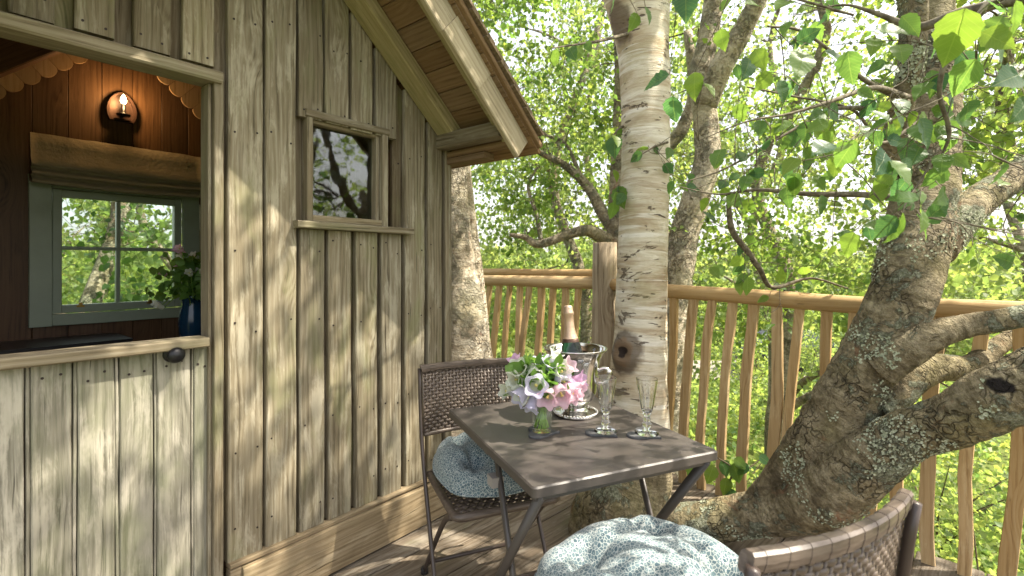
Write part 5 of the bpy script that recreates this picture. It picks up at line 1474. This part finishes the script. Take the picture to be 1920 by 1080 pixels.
    pts = [Vector((a, b, 0.428)) for a, b in ro] + [Vector((ro[0][0], ro[0][1], 0.428))]
    V, Fc = sweep(pts, 0.014, 10, False, 0.12, 60); rim.add(V, Fc); rim.build('seat_rim', M_RATTAN, ch, True)
    return ch
f1 = Vector((0.379, -0.925, 0)); chair1_at = Vector((-0.175, 2.095, 0)) + f1 * 0.245
make_chair('rattan folding chair on the far side of the table, beside the cabin wall', chair1_at, math.atan2(-f1.x, f1.y))
f2 = Vector((-0.45, 0.893, 0)); chair2_at = Vector((0.525, 0.795, 0)) + f2 * 0.245
make_chair('rattan folding chair in front of the table, only its back and seat in frame', chair2_at, math.atan2(-f2.x, f2.y))

def cushion(name, label, loc, rot, half, h, seed, tilt=0.0, tie=None):
    c = thing(name, label, 'cushion', loc, rot, 'blue print tufted seat cushions')
    c.rotation_euler = (tilt, 0, rot)
    n = 64; V, Fc = [], []
    tuf = [(0.42, 0.42), (-0.42, 0.42), (0.42, -0.42), (-0.42, -0.42)]
    def shape(u, v, top):
        a = math.atan2(v, u); r_ = math.hypot(u, v)
        # square pad with round corners, lightly scalloped by the tufts
        sq = (abs(math.cos(a)) ** 3.4 + abs(math.sin(a)) ** 3.4) ** (-1 / 3.4)
        R_ = half * sq * (0.95 + 0.02 * math.cos(4 * a) + 0.012 * math.cos(8 * a + 0.5) + 0.02 * noise.noise(Vector((math.cos(a) * 2, math.sin(a) * 2, seed))))
        x_, y_ = math.cos(a) * r_ * R_, math.sin(a) * r_ * R_
        e = max(0.0, 1 - r_ ** 3.2) ** 0.5
        d = 0.0
        for (tx, ty) in tuf:
            dx, dy = x_ / half - tx, y_ / half - ty
            rho = math.hypot(dx, dy); phi = math.atan2(dy, dx)
            d += 0.60 * math.exp(-rho * rho / 0.040) + 0.085 * math.exp(-((rho - 0.22) / 0.14) ** 2) * math.cos(7 * phi + 3 * tx + seed)
        # creases join the tufts and run out to the rim
        for q_ in (0.42, -0.42):
            d += 0.09 * math.exp(-((x_ / half - q_) ** 2) / 0.012) + 0.09 * math.exp(-((y_ / half - q_) ** 2) / 0.012)
        d = min(d, 0.85)
        wr = 0.03 * noise.noise(Vector((x_ * 14, y_ * 14, seed)))
        z = h * e * (1 - d + wr) if top else -h * 0.18 * e
        return (x_, y_, h * 0.28 + z * 0.72)
    m = 26
    for top in (True, False):
        b0 = len(V)
        V.append(shape(0.0001, 0, top))
        for i in range(1, m + 1):
            r_ = i / m
            for k in range(n):
                a = 2 * math.pi * k / n
                V.append(shape(r_ * math.cos(a), r_ * math.sin(a), top))
        for k in range(n):
            j = (k + 1) % n
            f_ = (b0, b0 + 1 + k, b0 + 1 + j); Fc.append(f_ if top else f_[::-1])
        for i in range(m - 1):
            for k in range(n):
                j = (k + 1) % n
                f_ = (b0 + 1 + i * n + k, b0 + 1 + (i + 1) * n + k, b0 + 1 + (i + 1) * n + j, b0 + 1 + i * n + j); Fc.append(f_ if top else f_[::-1])
    part('pad', V, Fc, M_FABRIC, c, True)
    q = MB(); ring = [Vector(shape(math.cos(2 * math.pi * k / 72), math.sin(2 * math.pi * k / 72), True)) for k in range(73)]
    V2, F2 = sweep(ring, 0.0045, 8, False); q.add(V2, F2); q.build('piping', M_FABRIC, c, True)
    for (tx, ty) in tuf:
        q = MB(); zz = shape(tx, ty, True)[2]
        q.lathe([(0.0, 0.004), (0.006, 0.003), (0.008, -0.002)], 10, Matrix.Translation((tx * half * 0.96, ty * half * 0.96, zz))); q.build('tuft_button', M_FABRIC, c, True)
    if tie:
        q = MB(); q.tube(spline(tie, 6), 0.006, 6); q.build('tie', M_TIE, c, True)
    return c
cushion('seat_cushion', 'blue-grey print cushion on the chair beside the cabin wall', chair1_at + Vector((0, 0, 0.462)) + f1 * -0.005, math.atan2(-f1.x, f1.y), 0.212, 0.140, 3, R(-5), [(-0.19, -0.17, 0.06), (-0.235, -0.215, 0.06), (-0.245, -0.235, 0.0), (-0.25, -0.25, -0.08)])
cushion('seat_cushion', 'blue-grey print cushion on the chair in front of the table', Vector((0.325, 1.135, 0.449)), math.atan2(-f2.x, f2.y) + 0.1, 0.255, 0.165, 8, 0.0)

# ------------------------------------------------------------------ things on the table
def on_table(px, py, z=TH):
    Y = (HC - z) * F / (py - HZ); return Vector(((px - CX) / F * Y, Y, z))
# ice bucket
bk_at = on_table(1079, 776)
bucket = thing('ice_bucket', 'polished silver ice bucket with flared rim holding the bottle', 'ice bucket', bk_at, R(-20))
def flute(a, k): return 1 + (0.010 * math.cos(24 * a) if 10 <= k <= 15 else 0)
q = MB()
q.lathe([(0.0, 0.030), (0.030, 0.032), (0.048, 0.042), (0.066, 0.060), (0.076, 0.085), (0.079, 0.110), (0.079, 0.125), (0.080, 0.135), (0.081, 0.150), (0.083, 0.165), (0.085, 0.180), (0.089, 0.197), (0.096, 0.213), (0.105, 0.226), (0.112, 0.233), (0.115, 0.237), (0.115, 0.240), (0.111, 0.239), (0.103, 0.230), (0.094, 0.215), (0.086, 0.196), (0.081, 0.17), (0.076, 0.12), (0.070, 0.08), (0.0, 0.05)], 72, None, flute)
q.build('bowl', M_SILVER, bucket, True)
q = MB(); q.lathe([(0.0, 0.001), (0.076, 0.001), (0.080, 0.004), (0.079, 0.009), (0.070, 0.013), (0.055, 0.016), (0.044, 0.020), (0.041, 0.027), (0.036, 0.034), (0.0, 0.034)], 60); q.build('foot', M_SILVER, bucket, True)
q = MB()
for i in range(44):
    a = 2 * math.pi * i / 44
    q.lathe([(0.0, 0.006), (0.0035, 0.004), (0.0045, 0.0), (0.0, -0.004)], 6, Matrix.Translation((0.0775 * math.cos(a), 0.0775 * math.sin(a), 0.009)))
q.build('beading', M_SILVER, bucket, True)
for s in (-1, 1):
    q = MB(); q.tube(spline([(s * 0.080, 0, 0.16), (s * 0.105, 0, 0.172), (s * 0.122, 0, 0.160), (s * 0.118, 0, 0.135), (s * 0.100, 0, 0.120), (s * 0.078, 0, 0.118)], 6), 0.0065, 8)
    q.lathe([(0.0, -0.010), (0.009, -0.006), (0.011, 0.0), (0.009, 0.006), (0.0, 0.010)], 10, Matrix.Translation((s * 0.120, 0, 0.160)))
    q.build('handle', M_SILVER, bucket, True)
# champagne bottle standing in the bucket
bot = thing('champagne_bottle', 'dark green bottle with a pale gold foil neck, in the silver bucket', 'bottle', bk_at + Vector((0.0, 0, 0.046)))
bot.rotation_euler = (R(-5), R(-4.0), 0)
q = MB(); q.lathe([(0.0, 0.0), (0.040, 0.002), (0.043, 0.012), (0.043, 0.150), (0.0415, 0.170), (0.036, 0.195), (0.028, 0.220), (0.021, 0.240), (0.017, 0.262), (0.0155, 0.30), (0.0, 0.30)], 36); q.build('glass_body', M_BOTTLE, bot, True)
q = MB(); q.lathe([(0.0292, 0.2195), (0.0222, 0.2405), (0.0182, 0.262), (0.0170, 0.285), (0.0170, 0.308), (0.0195, 0.311), (0.0195, 0.320), (0.0172, 0.324), (0.0165, 0.334), (0.0155, 0.341), (0.009, 0.345), (0.0, 0.346)], 30, None, lambda a, k: 1 + 0.02 * math.sin(7 * a + k * 2) * (k > 2)); q.build('foil', M_FOIL, bot, True)
q = MB(); q.lathe([(0.0320, 0.2115), (0.0300, 0.2185), (0.0290, 0.2240), (0.0296, 0.2185)], 30); q.build('neck_band', M_COPPER, bot, True)

# slate heart coasters
def heart(name, label, c, rot, size):
    o = thing(name, label, 'coaster', c, rot, 'slate heart coasters')
    pts = []
    for i in range(40):
        a = 2 * math.pi * i / 40
        x_ = 16 * math.sin(a) ** 3; y_ = 13 * math.cos(a) - 5 * math.cos(2 * a) - 2 * math.cos(3 * a) - math.cos(4 * a)
        jj = 1 + 0.02 * random.uniform(-1, 1)
        pts.append((x_ / 32 * size * jj, (y_ + 2.5) / 32 * size * jj))
    V, Fc = slab([[(a * .99, b * .99) for a, b in pts], pts, [(a * .975, b * .975) for a, b in pts]], [0.0005, 0.004, 0.0075])
    part('slate', V, Fc, M_SLATE, o)
    return o
vz_at, g1_at, g2_at = on_table(1016, 812), on_table(1136, 813), on_table(1213, 817)
heart('coaster', 'heart-shaped slate coaster under the flower vase', vz_at + Vector((0.006, -0.002, 0)), R(88), 0.112)
heart('coaster', 'heart-shaped slate coaster under the glass nearer the bucket', g1_at + Vector((-0.004, 0, 0)), R(40), 0.112)
heart('coaster', 'heart-shaped slate coaster under the glass nearer the table corner', g2_at + Vector((-0.002, -0.001, 0)), R(48), 0.112)
# glasses
def goblet(label, c, rot):
    o = thing('champagne_glass', label, 'glass', c + Vector((0, 0, 0.0078)), rot, 'footed champagne glasses')
    q = MB(); q.lathe([(0.0, 0.0), (0.036, 0.0), (0.0365, 0.002), (0.030, 0.0055), (0.014, 0.010), (0.008, 0.014), (0.0, 0.014)], 36); q.build('foot', M_GLASS, o, True)
    q = MB(); q.lathe([(0.0, 0.0142), (0.0075, 0.0145), (0.0075, 0.018), (0.014, 0.022), (0.0155, 0.028), (0.013, 0.034), (0.0085, 0.037), (0.011, 0.041), (0.0125, 0.045), (0.010, 0.050), (0.0085, 0.054), (0.0, 0.0545)], 24); q.build('stem', M_GLASS, o, True)
    q = MB()
    out = [(0.0, 0.0548), (0.010, 0.055), (0.0135, 0.062), (0.019, 0.080), (0.0235, 0.105), (0.0275, 0.130), (0.0305, 0.150), (0.0332, 0.171), (0.0334, 0.1722), (0.0330, 0.1728)]
    inn = [(0.0325, 0.1728), (0.0320, 0.1720), (0.0318, 0.170), (0.0290, 0.150), (0.0255, 0.130), (0.0212, 0.105), (0.0165, 0.082), (0.0105, 0.068), (0.0, 0.064)]
    def fac(a, k):
        if not (1 <= k <= 5): return 1
        s_ = 2 * math.pi / 10; b = (a % s_) - s_ / 2
        return math.cos(s_ / 2) / math.cos(b) * 1.02
    q.lathe(out + inn, 60, None, fac); q.build('bowl', M_GLASS, o, True)
    return o
goblet('footed champagne glass on the coaster nearer the bucket', g1_at, 0.2)
goblet('footed champagne glass on the coaster nearer the table corner', g2_at, 0.7)
# vase
vase = thing('glass_vase', 'small clear glass vase of bellflowers on a slate coaster', 'vase', vz_at + Vector((0, 0, 0.0078)))
q = MB(); q.lathe([(0.0, 0.0), (0.030, 0.0), (0.032, 0.003), (0.0325, 0.03), (0.0325, 0.12), (0.034, 0.130), (0.0325, 0.130), (0.031, 0.12), (0.0305, 0.03), (0.029, 0.007), (0.0, 0.006)], 36); q.build('glass', M_VASE, vase, True)
q = MB(); q.lathe([(0.0, 0.0068), (0.0285, 0.0075), (0.0298, 0.03), (0.0300, 0.085), (0.0, 0.085)], 36); q.build('water', M_WATER, vase, True)

# bellflowers
def bell(colour, L, parent, pos, dirv, openness=1.0, nm='flower', lim=True):
    q = MB(); n = 40
    prof = [(0.05, 0.0), (0.18, 0.04), (0.26, 0.14), (0.285, 0.32), (0.29, 0.52), (0.32, 0.70), (0.37, 0.85), (0.43 * openness, 0.94), (0.49 * openness, 0.97)]
    def lob(a, k):
        return 1 + (0.0 if k < 5 else (k - 4) * 0.030) * math.cos(5 * a)
    q.lathe([(r * L, z * L) for r, z in prof], n, None, lob)
    for i, v in enumerate(q.v):
        k = i // n; a = 2 * math.pi * (i % n) / n
        if k >= 6: v.z += L * 0.05 * (k - 5) * (0.5 * math.cos(5 * a) - 0.3) * openness
    M = Matrix.Translation(pos) @ Vector(dirv).to_track_quat('Z', 'Y').to_matrix().to_4x4()
    o = q.build(nm, M_PET[colour], parent, True, M)
    c = MB(); c.tube([Vector((0, 0, 0.05 * L)), Vector((0, 0, 0.72 * L))], [0.03 * L, 0.05 * L], 6); c.lathe([(0.0, 0.66 * L), (0.08 * L, 0.70 * L), (0.0, 0.78 * L)], 8)
    c.build('stamen', M_YELLOW, o, True)
    th_ = MB(); th_.lathe([(0.0, 0.40 * L), (0.12 * L, 0.41 * L), (0.27 * L, 0.47 * L)], 20); th_.build('throat', M_THROAT, o, True)
    s = MB(); s.lathe([(0.03 * L, -0.05 * L), (0.16 * L, 0.0), (0.22 * L, 0.05 * L), (0.28 * L, 0.10 * L)], 20, None, lambda a, k: 1 + (0.12 * math.cos(5 * a) if k > 1 else 0)); s.build('sepals', M_STEM, o, True)
    return o
bq = thing('bouquet', 'posy of white, lilac and pink bellflowers in the glass vase on the table', 'flowers', vz_at + Vector((0, 0, 0.008)))
VY = vz_at.y
fl = [ # px, py, colour, size px, facing (right, to viewer, up), depth offset
    (975, 695, 'white', 44, (-.3, .6, .5), 0.0), (1000, 700, 'white', 42, (.2, .8, -.4), -.02), (970, 712, 'white', 36, (-.6, .6, .2), -.01), (953, 733, 'white', 34, (-.8, .5, .1), 0.0),
    (985, 735, 'white', 40, (-.6, .7, -.1), -.03), (1005, 722, 'lilac', 46, (-.05, 1, .15), -.06), (978, 738, 'lilac', 44, (-.7, .5, -.5), -.03), (1028, 742, 'pink', 42, (-.3, .9, -.35), -.06),
    (1052, 738, 'pink', 44, (.2, .9, -.4), -.06), (1070, 735, 'pink', 42, (.6, .8, -.4), -.04), (1078, 728, 'pink', 42, (.9, .5, -.2), -.02), (1050, 698, 'white', 40, (.5, .7, .4), 0.0),
    (1062, 690, 'pink', 38, (.7, .4, .6), .03), (1028, 688, 'lilac', 36, (.3, .4, .8), .02), (1012, 685, 'lilac', 32, (-.1, .3, .9), .03), (968, 680, 'mauve', 32, (-.4, .2, .8), .04),
    (1055, 715, 'lilac', 36, (.5, .8, -.1), -.02), (998, 758, 'lilac', 34, (-.3, .5, -.9), -.04), (1040, 672, 'white', 32, (.4, .1, .9), .05), (1085, 712, 'mauve', 32, (.9, .3, .3), .02)]
sq = MB()
neck = Vector((0, 0, 0.13))
for i, (px, py, col, L, fd, dy) in enumerate(fl):
    Y = VY + dy
    p = at(px, py, Y) - (vz_at + Vector((0, 0, 0.008)))
    d = Vector((fd[0], -fd[1], fd[2])).normalized(); Ls = L * Y / F * 0.96
    base = p - d * Ls * 0.55
    bell(col, Ls, bq, base, d, 1.0 if i % 3 else 0.9)
    a = 2.39 * i; bt = Vector((0.022 * math.cos(a), 0.022 * math.sin(a), 0.012))
    mid_ = Vector((0.018 * math.cos(a + 2.6), 0.018 * math.sin(a + 2.6), 0.125))
    sq.tube(spline([bt, mid_, (mid_ + base) / 2 + Vector((0, 0, 0.02)), base - d * 0.003], 5), [0.0021] * 16, 6)
for i in range(9):
    a = 2.1 * i + 1; sq.tube([Vector((0.024 * math.cos(a), 0.024 * math.sin(a), 0.012)), Vector((0.022 * math.cos(a + 2), 0.022 * math.sin(a + 2), 0.13)), Vector((0.05 * math.cos(a + 2), 0.05 * math.sin(a + 2), 0.20))], [0.002, 0.0018, 0.001], 5)
sq.build('stems', M_STEM, bq, True)
gl_ = np.array([(random.gauss(0, .038), random.gauss(0, .03), random.uniform(0.128, 0.215)) for _ in range(150)])
leaf_cloud('foliage', gl_, 0.042, L_POSY, bq, 9, -0.4, flat=0.3)

# flowers in the blue jug
jb = thing('bouquet', 'loose bunch of small pale flowers in the blue jug inside the doorway', 'flowers', jug_at + Vector((0, 0, JZ)))
sq = MB()
for i in range(16):
    a = 2.4 * i; r_ = random.uniform(0.03, 0.10)
    p = Vector((r_ * math.cos(a) * 1.1, r_ * math.sin(a), random.uniform(0.27, 0.40)))
    if i == 0: p = Vector((-0.10, -0.06, 0.16))
    if i == 1: p = Vector((-0.08, -0.07, 0.15))
    d = (Vector((p.x, p.y - 0.1, 0.1))).normalized()
    bell(['white', 'white', 'pink', 'white', 'mauve'][i % 5], 0.034, jb, p, d, 0.9)
    sq.tube(spline([(0.01 * math.cos(a), 0.01 * math.sin(a), 0.10), (p.x * .4, p.y * .4, 0.22 if i > 1 else 0.21), tuple(p)], 4), 0.0018, 5)
sq.build('stems', M_STEM, jb, True)
gl_ = np.array([(random.gauss(0, .055), random.gauss(0, .05), random.uniform(0.19, 0.37)) for _ in range(240)])
leaf_cloud('foliage', gl_, 0.045, L_POSY, jb, 19, 0.2)

# ------------------------------------------------------------------ parked car far off on the drive
M_CAR = plain('dark_car_paint', (0.02, 0.024, 0.035), 0.2); M_CARG = plain('car_glass', (0.03, 0.04, 0.045), 0.08)
cz = terrain(10.4, 18.4) + 0.11
car = thing('parked_car', 'dark car parked on the pale drive, glimpsed between the balusters', 'car', (10.2, 18.3, cz), R(8))
prof = [(-2.05, 0.35), (-2.1, 0.62), (-1.95, 0.84), (-1.35, 0.92), (-0.65, 1.38), (0.55, 1.42), (1.35, 0.95), (2.0, 0.82), (2.1, 0.55), (2.05, 0.3)]
V = [(x_, y_ * (0.86 if z_ < 1.2 else 0.68), z_) for y_ in (-1, -0.96, 0.96, 1) for x_, z_ in prof]
k = len(prof); Fc = []
for r_ in range(3):
    for i in range(k):
        j = (i + 1) % k; Fc.append((r_ * k + i, r_ * k + j, (r_ + 1) * k + j, (r_ + 1) * k + i))
Fc += [tuple(range(k)), tuple(3 * k + i for i in range(k))[::-1]]
part('body', V, Fc, M_CAR, car)
for s in (-1, 1):
    q = MB(); q.add([(-1.2, s * 0.86, 0.93), (-0.62, s * 0.735, 1.32), (0.5, s * 0.735, 1.35), (1.15, s * 0.86, 0.95)], [(0, 1, 2, 3)])
    for v in q.v: v.y += s * 0.012
    q.build('side_window', M_CARG, car)
    for x_ in (-1.25, 1.3):
        q = MB(); q.lathe([(0.0, -0.1), (0.30, -0.1), (0.32, -0.06), (0.32, 0.06), (0.30, 0.1), (0.18, 0.1), (0.0, 0.09)], 20, Matrix.Translation((x_, s * 0.78, 0.32)) @ Matrix.Rotation(R(-90 * s), 4, 'X')); q.build('wheel', M_RUBBER, car, True)
q = MB(); q.add([(1.36, -0.70, 0.965), (1.36, 0.70, 0.965), (0.60, 0.60, 1.40), (0.60, -0.60, 1.40)], [(0, 1, 2, 3)])
for v in q.v: v.x += 0.015
q.build('windscreen', M_CARG, car)
